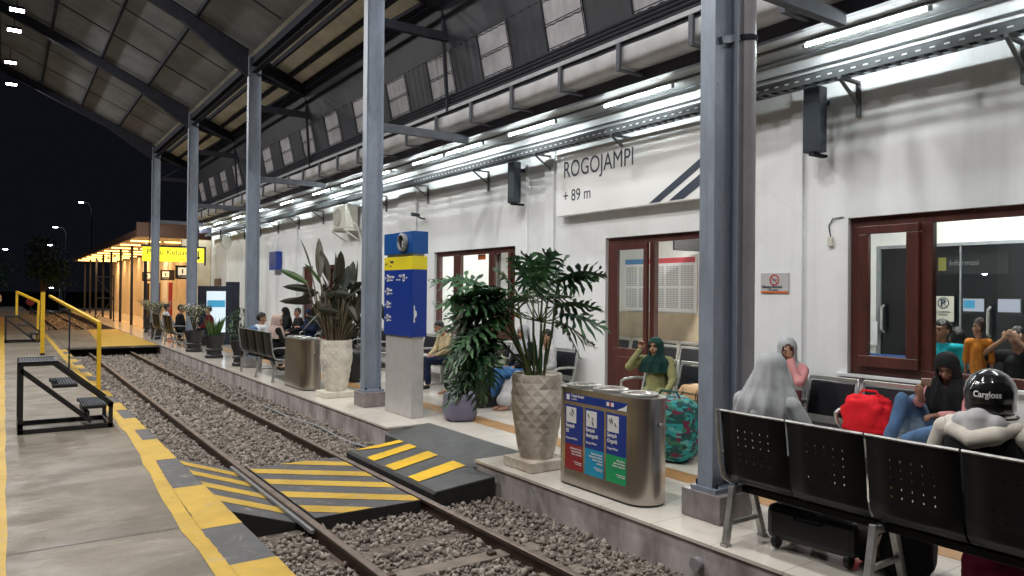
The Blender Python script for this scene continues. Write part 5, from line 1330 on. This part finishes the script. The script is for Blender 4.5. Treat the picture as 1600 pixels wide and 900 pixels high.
def person(label, loc_, rz, J=None, top='black', bottom='black', head=None, hijab=None, hair='hair', skin='skin', vox=.014, hy=0, hp=0, skirt=False,
           sleeves=True, shoes='black', s=1.0, group=None, long_top=False, cat='person', curl=.6, cape=1.0, palmL=None, palmR=None, bare_feet=False, lie=0, stand=False, wide=1.0):
    t = thing('person', label, cat, loc_, rz, group)
    t.scale = (s*wide,s,s)
    j = dict(pel=(0,0,.53), che=(0,-.02,.82), nk=(0,0,1.00), hd=(0,.03,1.15), shR=(.165,0,.95), shL=(-.165,0,.95), elR=(.22,.06,.72), elL=(-.22,.06,.72), wrR=(.10,.26,.62), wrL=(-.10,.26,.62),
             hR=(.085,.02,.52), hL=(-.085,.02,.52), knR=(.12,.43,.52), knL=(-.12,.43,.52), anR=(.12,.42,.09), anL=(-.12,.42,.09), dR=None, dL=None)
    if stand: j.update(pel=(0,0,.92), che=(0,0,1.2), nk=(0,0,1.38), hd=(0,.02,1.53), shR=(.17,0,1.33), shL=(-.17,0,1.33), elR=(.22,.02,1.06), elL=(-.22,.02,1.06), wrR=(.2,.1,.84), wrL=(-.2,.1,.84), hR=(.09,0,.9), hL=(-.09,0,.9), knR=(.09,.03,.48), knL=(-.09,.03,.48), anR=(.09,0,.08), anL=(-.09,0,.08))
    j.update(J or {}); V = {k:(Vector(v) if v is not None else None) for k,v in j.items()}
    Hm = (Matrix.Rotation(hy,3,'Z') @ Matrix.Rotation(hp,3,'X')); hd = V['hd']
    H = lambda x,y,z: hd + Hm @ Vector((x,y,z))
    body = [('e',H(0,-.012,.02),(.074,.092,.098),Hm),('e',H(0,.028,-.045),(.052,.058,.066),Hm),('c',H(0,.062,.012),H(0,.098,-.022),.011,.015),('e',H(0,.085,-.052),(.024,.012,.010),Hm),('e',H(0,.06,.035),(.058,.03,.018),Hm),
            ('e',H(0,.055,-.095),(.026,.024,.020),Hm),('e',H(.075,-.008,-.01),(.014,.022,.032),Hm),('e',H(-.075,-.008,-.01),(.014,.022,.032),Hm),
            ('e',H(.035,.055,-.03),(.022,.026,.026),Hm),('e',H(-.035,.055,-.03),(.022,.026,.026),Hm),
            ('c',V['nk']-Vector((0,0,.03)),hd-Vector((0,0,.05)),.052,.050),
            ('c',V['che'],V['pel'],.115,.115),('c',V['shR'],V['shL'],.05,.05),('c',V['nk']-Vector((0,0,.05)),V['che'],.07,.11),
            ('c',V['hR'],V['knR'],.075,.052),('c',V['hL'],V['knL'],.075,.052),('c',V['knR'],V['anR'],.048,.034),('c',V['knL'],V['anL'],.048,.034),
            ('c',V['shR'],V['elR'],.045,.035),('c',V['elR'],V['wrR'],.034,.024),('c',V['shL'],V['elL'],.045,.035),('c',V['elL'],V['wrL'],.034,.024)]
    for sd,k in ((1,'R'),(-1,'L')):
        an = V['an'+k]; kn = V['kn'+k]; f_ = Vector((0,1,0)) if not lie else Vector((0,.5,.85))
        if V['an'+k].z > .2 and not lie: f_ = Vector((0,.8,-.5)).normalized()
        body += [('c',an-Vector((0,0,.035)),an+f_*.13-Vector((0,0,.052)),.034,.026),('c',an+f_*.10-Vector((0,0,.052)),an+f_*.17-Vector((0,0,.058)),.030,.020)]
        d = V['d'+k] or (V['wr'+k]-V['el'+k]); body += hand(V['wr'+k], d, -sd, curl, 1.0, palm={'R':palmR,'L':palmL}[k])
    ex = [H(.030,.072,.012),H(-.030,.072,.012)]; br = [H(.032,.078,.034),H(-.032,.078,.034)]; lp = H(0,.092,-.054)
    hm_n = np.array(Hm)
    def loc_(c, o_): return (c-np.array(o_))@hm_n
    def mf(c):
        m_ = np.zeros(len(c))
        for e in ex: m_[np.linalg.norm(c-np.array(e),axis=1) < .0125] = 1
        for b_ in br:
            q = loc_(c,b_); m_[(abs(q[:,0]) < .020)&(abs(q[:,2]) < .005)&(q[:,1] > -.03)] = 1
        q = loc_(c,lp); m_[(abs(q[:,0]) < .022)&(abs(q[:,2]) < .009)&(q[:,1] > -.02)] = 2
        return m_
    bo = blob('body', body, skin, vox*.62, t, mats=[skin,'eye','lip'], matfn=mf, smooth=2)
    sd_ = rnd.uniform(0,50)
    # top
    if top:
        pr = [('c',V['che']+Vector((0,0,.04)),V['pel']+Vector((0,0,.02)),.135,.150),('c',V['shR'],V['shL'],.068,.068),('c',V['nk']-Vector((0,0,.05)),V['che'],.075,.135)]
        for k in 'RL':
            wr_ = V['wr'+k]; el = V['el'+k]
            if sleeves: pr += [('c',V['sh'+k],el,.068,.056),('c',el,el.lerp(wr_,.92),.055,.042)]
            else: pr += [('c',V['sh'+k],V['sh'+k].lerp(el,.75),.068,.062)]
            if long_top: pr += [('c',V['h'+k],V['h'+k].lerp(V['kn'+k],.6),.115,.10)]
        blob('top', pr, F.get(top,top), vox, t, fold=.016, seed=sd_, ff=8)
    if bottom:
        if skirt:
            pr = [('c',V['hR'],V['knR'],.115,.095),('c',V['hL'],V['knL'],.115,.095),('c',V['knR'],V['knL'],.09,.09),('c',V['knR'],V['anR']+Vector((0,0,.07)),.095,.10),('c',V['knL'],V['anL']+Vector((0,0,.07)),.095,.10),
                  ('c',(V['knR']+V['knL'])/2,(V['anR']+V['anL'])/2+Vector((0,0,.07)),.10,.11),('c',(V['hR']+V['hL'])/2,(V['knR']+V['knL'])/2,.12,.10)]
            blob('skirt', pr, F.get(bottom,bottom), vox, t, fold=.022, seed=sd_, ff=7)
        else:
            pr = [('c',V['hR'],V['hL'],.115,.115)]
            for k in 'RL': pr += [('c',V['h'+k],V['kn'+k],.100,.072),('c',V['kn'+k],V['kn'+k].lerp(V['an'+k],.88),.070,.056)]
            blob('trousers', pr, F.get(bottom,bottom), vox, t, fold=.014, seed=sd_, ff=10)
    if shoes and not bare_feet:
        for sd,k in ((1,'R'),(-1,'L')):
            an = V['an'+k]; f_ = Vector((0,1,0)) if not lie else Vector((0,.5,.85))
            blob('shoe',[('c',an-Vector((0,0,.04)),an+f_*.15-Vector((0,0,.052)),.044,.036)],shoes if shoes in MT else F[shoes],.014,t,smooth=1)
    if hijab:
        nk = V['nk']; che = V['che']; cape_ = cape
        ztop = .128; hem = (nk.z - (.10+.16*cape_)); NU = 72
        # spine of the drape: head frame -> neck -> chest
        rows = []
        for k in range(9):           # crown
            a = (math.pi/2)*(k+.35)/9; rows.append((H(0,-.012,.018+.112*math.cos(a)), .097*math.sin(a)+.002, .110*math.sin(a)+.002, 0, 1))
        for k in range(1,6):
            u = k/5; rows.append((H(0,-.012+.0*u,.018-.115*u), .097+(.055*u if cape_ > 1.3 else .006*u*u), .112+(.03*u if cape_ > 1.3 else .004*u), .003*u+(.012*u if cape_ > 1.3 else 0), 1))
        c0, rx0, ry0 = rows[-1][:3]
        sw = (V['shR']-V['shL']).length/2
        z0 = c0.z; zs_ = nk.z-(.19 if cape_ > 1.3 else .075)
        for k in range(1,23):
            u = k/22; z = z0+(hem-z0)*u
            if z > zs_:
                w = (z0-z)/(z0-zs_); e = w*w*(3-2*w); lin = .85 if cape_ > 1.3 else .45; rx = rx0+(sw+.045-rx0)*(lin*w+(1-lin)*e)*.98+(.03*math.sin(math.pi*w) if cape_ > 1.3 else 0); ry = ry0+(.150-ry0)*e+(.03*math.sin(math.pi*w) if cape_ > 1.3 else 0)
            else:
                w = (zs_-z)/max(.01,zs_-hem); rx = sw+.045+.035*w*cape_; ry = .150+.03*w*cape_
            cc = c0.lerp(Vector((nk.x,nk.y,zs_)),min(1,(z0-z)/(z0-zs_))); cc.z = z
            if z < zs_: cc = Vector((nk.x,nk.y,zs_)).lerp(Vector((che.x,che.y+.015,hem)),(zs_-z)/max(.01,zs_-hem)); cc.z = z
            rows.append((cc,rx,ry,(.016+.032*u if cape_ > 1.3 else .006+.028*u),0))
        mb = MB(); ph = [sd_*1.3+k*2.1 for k in range(5)]
        for (cc,rx,ry,am,hf) in rows:
            for i in range(NU):
                a = 2*math.pi*i/NU
                f_ = am*((.5-abs(math.sin(2.5*a+ph[0]+cc.z*3)))*.9+(.5-abs(math.sin(5.5*a+ph[1]-cc.z*6))**.7)*.8+(.5-abs(math.sin(8.5*a+ph[3]+cc.z*7))**.7)*.45)
                v = Vector(((rx+f_)*math.cos(a),(ry+f_)*math.sin(a),0))
                if hf: v = Hm @ v
                mb.v.append(tuple(cc+v))
        for r_ in range(len(rows)-1):
            for i in range(NU):
                i2 = (i+1)%NU; ids = (r_*NU+i,r_*NU+i2,(r_+1)*NU+i2,(r_+1)*NU+i)
                m4 = sum((Vector(mb.v[q]) for q in ids),Vector())/4; lq = Hm.transposed() @ (m4-hd)
                if lq.y > .02 and (lq.x/.062)**2+((lq.z+.015)/.082)**2 < 1: continue
                mb.f.append(ids); mb.mi.append(0)
        mb.f.append(tuple(range(NU))); mb.mi.append(0)
        ho = mb.build('hijab', F.get(hijab,hijab), t, smooth=True)
        so_ = ho.modifiers.new('cloth','SOLIDIFY'); so_.thickness = .006; so_.offset = -1
        sb_ = ho.modifiers.new('soft','SUBSURF'); sb_.levels = 1; sb_.render_levels = 1
    elif hair:
        def cv(c):
            q = loc_(c,hd); hz = .062+.010*np.sin(q[:,0]*55); return ((q[:,1] > .02)&(q[:,2] < hz)) | (q[:,2] < -.055) | ((q[:,1] > -.02)&(q[:,2] < .02))
        blob('hair',[('e',H(0,-.018,.030),(.086,.102,.106),Hm)],hair,vox*.7,t,carve=cv,fold=.010,ff=30)
    return t

HP = math.pi/2
# ---- near bench, seen from behind
person('woman on the near black bench in a long grey hijab, seen from behind',(4.64,3.42,0),-HP,top='grey',bottom='black',hijab='grey',vox=.011,cape=1.7,s=1.10,hp=-.12,
       J=dict(hd=(0,.05,1.145),shR=(.19,0,.93),shL=(-.19,0,.93),elR=(.27,.05,.74),elL=(-.27,.05,.74)))
p = person('person wearing a black helmet, white hoodie and black vest on the near bench',(4.58,1.93,0),-HP,top='cream',bottom='black',hair=None,vox=.011,s=1.08,hy=.25,
       J=dict(hd=(0,.06,1.145),nk=(0,0,1.01),shR=(.19,0,.97),shL=(-.19,0,.97),elR=(.30,.06,.76),elL=(-.30,.06,.76),che=(0,-.02,.85)))
blob('vest',[('c',(0,-.015,.90),(0,-.0,.56),.158,.165),('c',(.10,-.01,.95),(.12,-.01,.80),.085,.10),('c',(-.10,-.01,.95),(-.12,-.01,.80),.085,.10)],F['black'],.012,p,fold=.010)
blob('hood',[('c',(.150,-.02,1.01),(.10,-.12,.985),.036,.044),('c',(.10,-.12,.985),(0,-.150,.95),.044,.052),('c',(0,-.150,.95),(-.10,-.12,.985),.052,.044),('c',(-.10,-.12,.985),(-.150,-.02,1.01),.044,.036),('c',(.155,-.02,1.01),(.06,.10,.97),.042,.036),('c',(-.155,-.02,1.01),(-.06,.10,.97),.042,.036)],F['cream'],.010,p,fold=.010,ff=9)
blob('hood_lining',[('c',(.08,-.07,1.03),(-.08,-.07,1.03),.055,.055),('c',(0,-.085,1.04),(0,-.10,.95),.07,.06)],F['lightgrey'],.012,p,fold=.006)
h = thing('motorcycle_helmet','glossy black open-face motorcycle helmet worn by the person in the white hoodie','helmet',(4.645,1.93,1.25),-HP+.30)
hm_ = mat('helmet_gloss',(.012,.012,.014),.16,coat=.8,var=.1)
def hc(c): return (c[:,2] < -.105) | ((c[:,1] > .055) & (c[:,2] < .055))
sh = blob('helmet_shell',[('e',(0,-.005,.02),(.135,.160,.142),None),('e',(0,-.01,-.05),(.130,.150,.10),None)],hm_,.009,h,carve=hc,smooth=6)
so = sh.modifiers.new('thickness','SOLIDIFY'); so.thickness=.014; so.offset=-1
MB().tube([(.134*math.cos(a),-.005+.155*math.sin(a),-.108) for a in [math.pi*.12-k*math.pi*1.24/16 for k in range(17)]],.007,6).build('helmet_trim','black',h,smooth=40)
blob('visor',[('e',(0,.06,.02),(.128,.12,.09),None)],mat('visor_smoke',(.02,.02,.022),.1,coat=.6),.012,h,carve=lambda c: (c[:,1] < .09) | (c[:,2] < -.05),smooth=3)
# wordmark curved round the back
tm = text('Cargloss',.047,(0,0,0),Matrix(((-1,0,0),(0,0,-1),(0,1,0))),'white',h,'lettering','CENTER',depth=.0,sx=.95,bold=.0012)
for v in tm.data.vertices:
    x,z = -v.co.x, v.co.z+.012; a = x/.155; v.co = Vector((-.1395*math.sin(a)*-1 if False else .1395*math.sin(a)*1,-.005-.1640*math.cos(a)*math.sqrt(max(.1,1-((z-.02)/.142)**2))-.0015,z))
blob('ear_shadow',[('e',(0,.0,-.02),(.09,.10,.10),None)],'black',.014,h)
# ---- wall bench right: pink woman, phone woman
person('woman in pink with a pale grey hijab, hand on her cheek, by the wall',(7.02,4.93,0),HP+.15,top='pink',bottom='grey',hijab='grey',vox=.012,s=1.06,hy=.55,hp=-.1,skirt=True,
       J=dict(hd=(-.02,.03,1.16),elL=(-.22,.20,.86),wrL=(-.10,.12,1.06),dL=(.15,-.05,1),elR=(.24,.05,.74),wrR=(.12,.25,.66)),cape=.85,palmL=(1,0,0))
p = person('woman in a black hijab, pink top and jeans looking down at her phone',(7.0,3.22,0),HP-.25,top='pink',bottom='denim',hijab='black',vox=.011,skin='skin_dark',s=1.04,hy=.45,hp=-.55,cape=1.15,
       J=dict(hd=(-.03,.10,1.15),nk=(0,.03,1.0),knR=(.20,.34,.84),anR=(.17,.52,.50),knL=(-.26,.40,.66),anL=(-.02,.60,.55),elR=(.26,.12,.76),wrR=(.0,.36,.89),dR=(-.1,.35,.8),elL=(-.24,.1,.74),wrL=(-.16,.34,.76)),palmR=(0,-1,.4),curl=.9,shoes='navy')
t = thing('phone','pink beige mobile phone held up by the woman in the black hijab','phone',(6.60,3.25,1.075),HP-.2)
o_ = MB().box(-.038,.038,-.004,.004,-.08,.08).build('phone_body','phone',t,bevel=.003); MB().box(-.034,.034,-.0055,-.0045,-.074,.074).build('phone_screen','screen',t); t.rotation_euler=(R(-62),0,HP+.5)
# ---- people in the waiting room behind the near window
person('man in a turquoise shirt with short black hair behind the window',(8.3,3.92,.0),HP+.1,stand=True,top='cyan',bottom='black',vox=.013,s=.95,hy=-.35,sleeves=False)
person('small child in an orange shirt with cropped hair held up behind the window',(8.15,3.50,.28),-HP+.3,stand=True,wide=.66,top='orange',bottom='navy',vox=.013,s=.80,hy=1.9,sleeves=False,skin='skin',hair=mat('cropped_hair',(.05,.035,.028),.7))
person('person in a pale grey shirt turned away beside the child behind the window',(8.5,3.86,-.04),-HP+.6,stand=True,top='lightgrey',bottom='black',vox=.014,s=.92,hy=.1)
person('person in black holding a hand over the face at the right edge of the window',(8.3,3.20,0),HP,stand=True,top='black',bottom='black',vox=.014,s=.92,sleeves=False,
       J=dict(elR=(.30,.20,1.32),wrR=(.08,.16,1.52),dR=(-.5,0,.6),elL=(-.34,.22,1.25),wrL=(-.08,.16,1.50),dL=(.5,0,.6)),palmR=(0,-1,0),palmL=(0,-1,0))
# ---- woman by the door
person('woman in olive with a dark green hijab, one hand raised, by the open door',(6.92,6.78,0),HP+.55,top='olive',bottom='olive',hijab='dgreen',vox=.0105,s=1.0,hy=-.25,hp=-.05,long_top=True,cape=.55,
       J=dict(hd=(.0,.05,1.14),elR=(.31,.14,.88),wrR=(.19,.07,1.10),dR=(-.10,-.05,1),elL=(-.24,.10,.74),wrL=(-.20,.34,.60),dL=(.1,.5,-.6),shR=(.185,0,.96)),palmR=(0,1,0),curl=.8)
person('person in black mostly hidden by the near column beside the plaid bag',(7.0,5.62,0),HP,top='black',bottom='black',hair='hair',vox=.014,s=.95,J=dict(elL=(-.24,.14,.74),wrL=(-.30,.30,.78)))
# ---- left of the door
person('woman in a grey hijab, black top and long blue skirt sitting behind the leaves',(6.98,9.78,0),HP,top='black',bottom='blue',hijab='grey',vox=.013,skirt=True,shoes='brown',s=1.02,hy=.25,cape=.55,hp=-.1,
       J=dict(knR=(.16,.46,.52),knL=(-.10,.46,.52),anR=(.26,.62,.09),anL=(.12,.60,.09)))
person('barefoot person in pale grey next to the woman in the blue skirt',(7.0,9.20,0),HP,top='lightgrey',bottom='lightgrey',vox=.014,skirt=True,s=.98,bare_feet=True,J=dict(anR=(.34,.62,.09),anL=(.22,.60,.09),knR=(.2,.44,.52),knL=(0,.44,.52)))
person('person in a beige jacket behind the drooping plant leaves',(6.95,11.35,0),HP,top='beige',bottom='black',vox=.014,s=1.04,hp=-.2,J=dict(hd=(0,.10,1.13)),shoes='black',bare_feet=True)
person('person in a beige jacket and navy trousers next to the totem sign',(6.95,12.35,0),HP,top='beige',bottom='navy',vox=.014,s=1.02,hp=-.3,J=dict(hd=(0,.14,1.12)))
person('person in a cream top and wide black trousers sitting near the grey bag',(6.25,10.05,0),HP+.1,top='beige',bottom='black',vox=.014,s=.95,skirt=True,bare_feet=True,hp=-.5,J=dict(hd=(0,.14,1.08)))
q = thing('trunk_case','low black travel trunk used as a seat near the grey bag','suitcase',(6.30,10.05,0)); MB().box(-.16,.22,-.26,.26,.01,.36).build('trunk_shell','black',q,bevel=.03)
# ---- group by the tall dark plant
person('woman in a dusty pink hijab on the black bench by the plain bin',(4.70,15.55,0),-HP,top='black',bottom='black',hijab='dusty',vox=.015,s=1.04,hy=-.7,hp=-.2,cape=.7)
p = person('person with short black hair and a blue backpack beside the third column',(4.72,16.75,0),-HP+.3,top='white',bottom='black',vox=.015,s=1.04,hp=-.2,hy=-.6)
blob('backpack',[('c',(0,-.17,.90),(0,-.17,.70),.10,.11)],F['denim'],.016,p,fold=.01)
person('person in black wearing a white face mask facing the group by the bench',(6.95,20.9,0),HP,top='black',bottom='black',hair='hair',vox=.016,s=1.04,hy=.2)
person('woman in a navy hijab and dark blue coat looking at her phone',(6.90,19.7,0),HP+.2,top='navy',bottom='navy',hijab='navy',vox=.016,s=1.05,hp=-.4,hy=.4,cape=1.3,J=dict(hd=(0,.07,1.14),wrR=(.06,.34,.80),wrL=(-.06,.34,.80)))
person('person in a black hijab sitting behind the woman in dusty pink',(6.95,22.0,0),HP,top='black',bottom='black',hijab='black',vox=.018,s=1.04,hp=-.3)
person('person all in black leaning forward behind the tall dark plant',(6.9,16.9,0),HP-.1,top='black',bottom='black',hijab='black',vox=.016,s=1.04,hp=-.5,J=dict(hd=(0,.16,1.10)))
person('person in a dark maroon jacket on the wall bench between two in black',(6.95,18.3,0),HP,top='burg',bottom='black',vox=.016,s=1.0,hp=-.3)
# ---- far benches
person('person in a pale blue shirt on the farthest black bench',(4.7,28.2,0),-HP,top='white',bottom='black',vox=.018,s=1.03)
person('person in black with cropped hair on the far black bench, from behind',(4.66,25.5,0),-HP,top='black',bottom='black',vox=.018,s=1.05,hy=-.5)
person('person in a maroon jacket beside the far flowering shrub',(5.4,24.9,0),HP,top='burg',bottom='black',vox=.018,s=1.02)
person('distant person in white standing at the far end of the bare platform',(-.35,58,0),.4,stand=True,top='white',bottom='black',vox=.03)


# ------------------------------------------------------------------ far end: warm lit waiting hall, exit sign, lamps, trees
t = thing('waiting_hall', 'far low hall with a flat canopy lit by warm tubes and toilet doors', 'building'); HB = t
def hp_(mb, name, m, **k): return mb.build(name, m, t, **k)
hp_(MB().box(7.5,7.7,34.6,72,0,4.0),'wall','warm_lit_wall')
hp_(MB().box(6.3,7.5,34.35,34.55,3.0,4.0).box(6.9,7.5,34.35,34.55,0,3.0),'end_wall','warm_lit_wall')
hp_(MB().box(4.75,8.6,35.5,72,4.12,4.2),'canopy_soffit','warm_lit_wall')
hp_(MB().box(4.68,8.6,35.35,35.5,4.10,4.72).box(4.68,4.75,35.5,72,4.10,4.40),'canopy_fascia',mat('brown_fascia',(.16,.09,.07),.7))
for y in (37.6,42,46.4,50.8,55.2,59.6,64,68.4): hp_(MB().box(5.3,5.42,y-.06,y+.06,.0,4.12),'post','steel_dark')
for k,(y0,m_) in enumerate(((37.5,'wall'),(41.5,'warm_lit_wall'),(44.5,'wall'),(48.5,'warm_lit_wall'),(52,'wall'))): hp_(MB().box(7.44,7.5,y0,y0+1.4,0,4.1),'pilaster',m_)
for y,m_ in ((36.2,'warm_lit_wall'),(43.2,fab('red_door',(.30,.02,.03))),(47,'wood'),(51,'black')): hp_(MB().box(7.45,7.5,y,y+.95,0.01,2.2),'door',m_)
t0w = None
tt = 0
for i in range(9):
    for x in (5.35,6.75):
        y = 37.5+3.6*i
        q = thing('tube_light','warm orange fluorescent tube under the far canopy','tube light',(x,y,4.02),0,'warm tubes under the far canopy')
        if not t0w:
            MB().box(-.65,.65,-.03,.03,.03,.095).build('lamp_body','white',q); MB().tube([(-.62,0,0),(.62,0,0)],.028,8).build('lamp_tube','warm_tube',q,smooth=40)
            t0w = q
        else:
            for ch in t0w.children: c = ch.copy(); C.objects.link(c); c.parent = q
        if i % 2 == 0:
            L = bpy.data.lights.new('warm_light','AREA'); L.shape='RECTANGLE'; L.size=1.3; L.size_y=.1; L.energy=26; L.color=(1,.60,.27)
            lo = bpy.data.objects.new('light',L); C.objects.link(lo); lo.parent=q; lo.location=(0,0,-.05)
t = thing('exit_sign','long yellow lit exit sign with black lettering and a down arrow','sign',(5.56,31.9,2.93))
MB().box(-1.12,1.14,0,.12,0,.56).build('sign_panel','panel_yellow',t,bevel=.004)
text('Pintu Keluar',.30,(-.98,-.006,.27),'-Y','ink',t,'lettering',sx=1.0); text('Exit',.13,(.22,-.006,.06),'-Y','ink',t,'lettering')
MB().poly([(.92,-.006,.08),(1.02,-.006,.24),(.945,-.006,.22),(.945,-.006,.46),(.895,-.006,.46),(.895,-.006,.22),(.82,-.006,.24)],(0,.003,0)).build('arrow','ink',t)
MB().box(-1.18,1.22,.02,.10,.58,.64).box(1.16,1.22,.02,.10,-.12,.64).box(-.9,-.86,.04,.08,.64,1.6).box(.9,.94,.04,.08,.64,1.6).build('sign_frame','steel_dark',t)
for k,(x,y,s_,lab) in enumerate(((6.75,36.0,.72,'largest black sign with a pictogram on the warm lit far hall, nearest'),(6.95,41.5,.62,'middle black toilet sign with a pictogram on the far hall'),(6.95,47.5,.62,'farthest black toilet sign with a pictogram on the far hall'))):
    t = thing('toilet_sign',lab,'sign',(x,y,2.30),0,'toilet signs of the far hall')
    MB().box(-s_*.55,s_*.55,0,.06,0,s_*.85).build('sign_plate','black',t); MB().box(-s_*.40,s_*.12,-.004,0,.25*s_,.72*s_).build('pictogram',mat('lit_picto',(.8,.75,.6),.5,emit=(1,.9,.6),estr=.4),t)
    MB().box(-s_*.18,-s_*.10,-.007,-.005,.33*s_,.62*s_).build('figure','black',t); text('Toilet',.13*s_/.62,(-s_*.40,-.005,.06),'-Y','white',t,'lettering')
t = thing('digital_display','tall dark kiosk with a lit white and blue screen behind the planters','display',(5.85,25.6,0))
MB().box(-.62,.42,0,.16,.0,1.95).build('kiosk_case','kiosk',t,bevel=.01)
MB().box(-.38,.22,-.006,-.001,.42,1.78).build('kiosk_screen','screen',t); MB().box(-.36,.20,-.009,-.0065,1.25,1.48).build('screen_banner','screen_blue',t)
t = thing('information_board','dark blue standing board beside the lit display','board',(6.45,26.2,0))
MB().box(-.22,.22,0,.1,0,2.1).build('board_panel','kiosk',t,bevel=.01); MB().box(-.25,.25,-.02,.12,0.0,.05).build('board_foot','steel_dark',t)
t = thing('wall_fan','round white wall fan near the far corner of the building','fan',(6.95,29.3,3.62),R(35))
g = MB().lathe([(.05,-.05),(.22,-.03),(.26,0),(.25,.03),(.05,.06)],n=24).build('fan_guard','ac',t,smooth=40); g.rotation_euler=(R(90),0,0)
MB().tube([(0,.03,0),(0,.25,.1),(0,.3,.5)],.02,6).build('fan_arm','steel_dark',t)
t = thing('wall_sign','blue sign mounted on the wall above the dark door','sign',(7.3,24.6,2.5)); MB().box(0,.18,-.4,.4,0,.6).build('sign_panel','sign_blue',t,bevel=.01)
t = thing('display_easel','dark leaning easel board against the wall behind the seated group','easel',(7.18,19.0,0))
MB().poly([(-.22,-.25,0),(-.18,-.25,0),(.26,-.25,1.75),(.22,-.25,1.75)],(0,.5,0)).build('board_panel','steel_dark',t)
MB().poly([(-.226,-.2,.05),(-.222,-.2,.05),(.115,-.2,1.4),(.110,-.2,1.4)],(0,.4,0)).build('board_print',mat('grey_print',(.25,.24,.23),.5),t)
t = thing('payphone','pale wall box with black handset on the building wall','wall box',(7.40,20.6,1.1)); MB().box(0,.1,-.2,.2,0,.45).build('box_body','ac',t,bevel=.02); MB().tube([(-.03,-.1,-.02),(-.1,0,-.10),(-.03,.12,-.03)],.02,6).build('handset','black',t,smooth=40)
# street lamps beyond the station
for k,(x,y,z,side,lab) in enumerate(((6.0,80.7,10.0,1,'brightest street lamp on a tall pole above the far hall'),(4.03,82,7.63,1,'bright street lamp left of the far hall roof'),(3.6,82.4,5.93,1,'lower street lamp left of the far hall'),(.15,84.8,5.5,-1,'lone small street lamp at the left edge of the dark sky'),(3.79,82.3,1.9,1,'low small lamp at ground level beyond the tracks'))):
    t = thing('street_lamp',lab,'street lamp',(x,y,-.5),0,'street lamps in the dark beyond the station')
    b = .8*side; h_ = z+.5
    MB().tube([(b,0,0),(b,0,h_-.5),(b*.7,0,h_-.05),(0,0,h_+.1)],[.07,.05,.04,.03],8).build('lamp_pole','steel_dark',t,smooth=40)
    MB().box(-.28,.12,-.12,.12,h_+.02,h_+.12).build('lamp_housing','steel_dark',t,bevel=.02); MB().box(-.26,.10,-.10,.10,h_-.04,h_+.01).build('lamp_glass','lamp',t)
    L = bpy.data.lights.new('street_light','POINT'); L.energy=25; L.color=(.85,.93,1); L.shadow_soft_size=.2
    lo = bpy.data.objects.new('light',L); C.objects.link(lo); lo.parent=t; lo.location=(0,0,h_-.25)
t = thing('railway_signal','small dim red round railway signal far down the track','signal',(1.55,62,-.5)); MB().tube([(0,0,0),(0,0,1.35)],.05,8).build('signal_post','steel_dark',t); a = MB().lathe([(.28,0),(.28,.05)],n=20).build('signal_disc',mat('dim_red',(.12,.012,.02),.5,emit=(.30,.02,.05),estr=.05),t); a.rotation_euler=(R(90),0,0); a.location=(0,-.05,1.4)
def tree(loc_, label, h, r_, seed, n=1500):
    t = thing('tree',label,'tree',loc_,0,'dark trees beyond the far hall'); rg = random.Random(seed)
    tk = MB(); tk.tube([(0,0,0),(.1,0,h*.3),(-.05,.1,h*.6)],[.16,.12,.06],7)
    cl = []
    for k in range(9):
        a = rg.uniform(0,6.28); c = Vector((r_*.6*math.cos(a)*rg.random(),r_*.6*math.sin(a)*rg.random(),h*rg.uniform(.45,.9))); cl.append((c,r_*rg.uniform(.3,.55))); tk.tube([(0,0,h*.3),tuple(c*.7+Vector((0,0,h*.1))),tuple(c)],[.06,.04,.02],5)
    tk.build('trunk','stem_br',t); lf = MB()
    for k in range(n):
        c,q = rg.choice(cl); v = Vector((rg.gauss(0,1),rg.gauss(0,1),rg.gauss(0,1))).normalized()*q*rg.uniform(.5,1.1); leafpoly(lf,c+v,(rg.uniform(-1,1),rg.uniform(-1,1),rg.uniform(-1,.4)),UP,.32,.13,.3,3)
    lf.build('crown','leaf_mid',t)
tree((2.6,74,-.5),'dark bushy tree left of the far hall, farther one',6.5,2.6,2); tree((-1.5,90,-.5),'dark low tree far down the line behind the railway signal',6,3,3,900)
t = thing('scaffold_tower','dark steel lattice frame standing left of the far canopy posts','scaffold',(4.7,47,0))
MB().bar((-.5,0,0),(-.5,0,2.6),.06,.06).bar((.4,0,0),(.4,0,2.6),.06,.06).bar((-.5,0,2.5),(.4,0,2.5),.05,.05).bar((-.5,0,1.3),(.4,0,1.3),.05,.05).bar((-.5,0,0.1),(.4,0,1.3),.035,.035).bar((.4,0,1.3),(-.5,0,2.5),.035,.035).build('scaffold_frame','steel_dark',t)
S.collection.children.link(C)
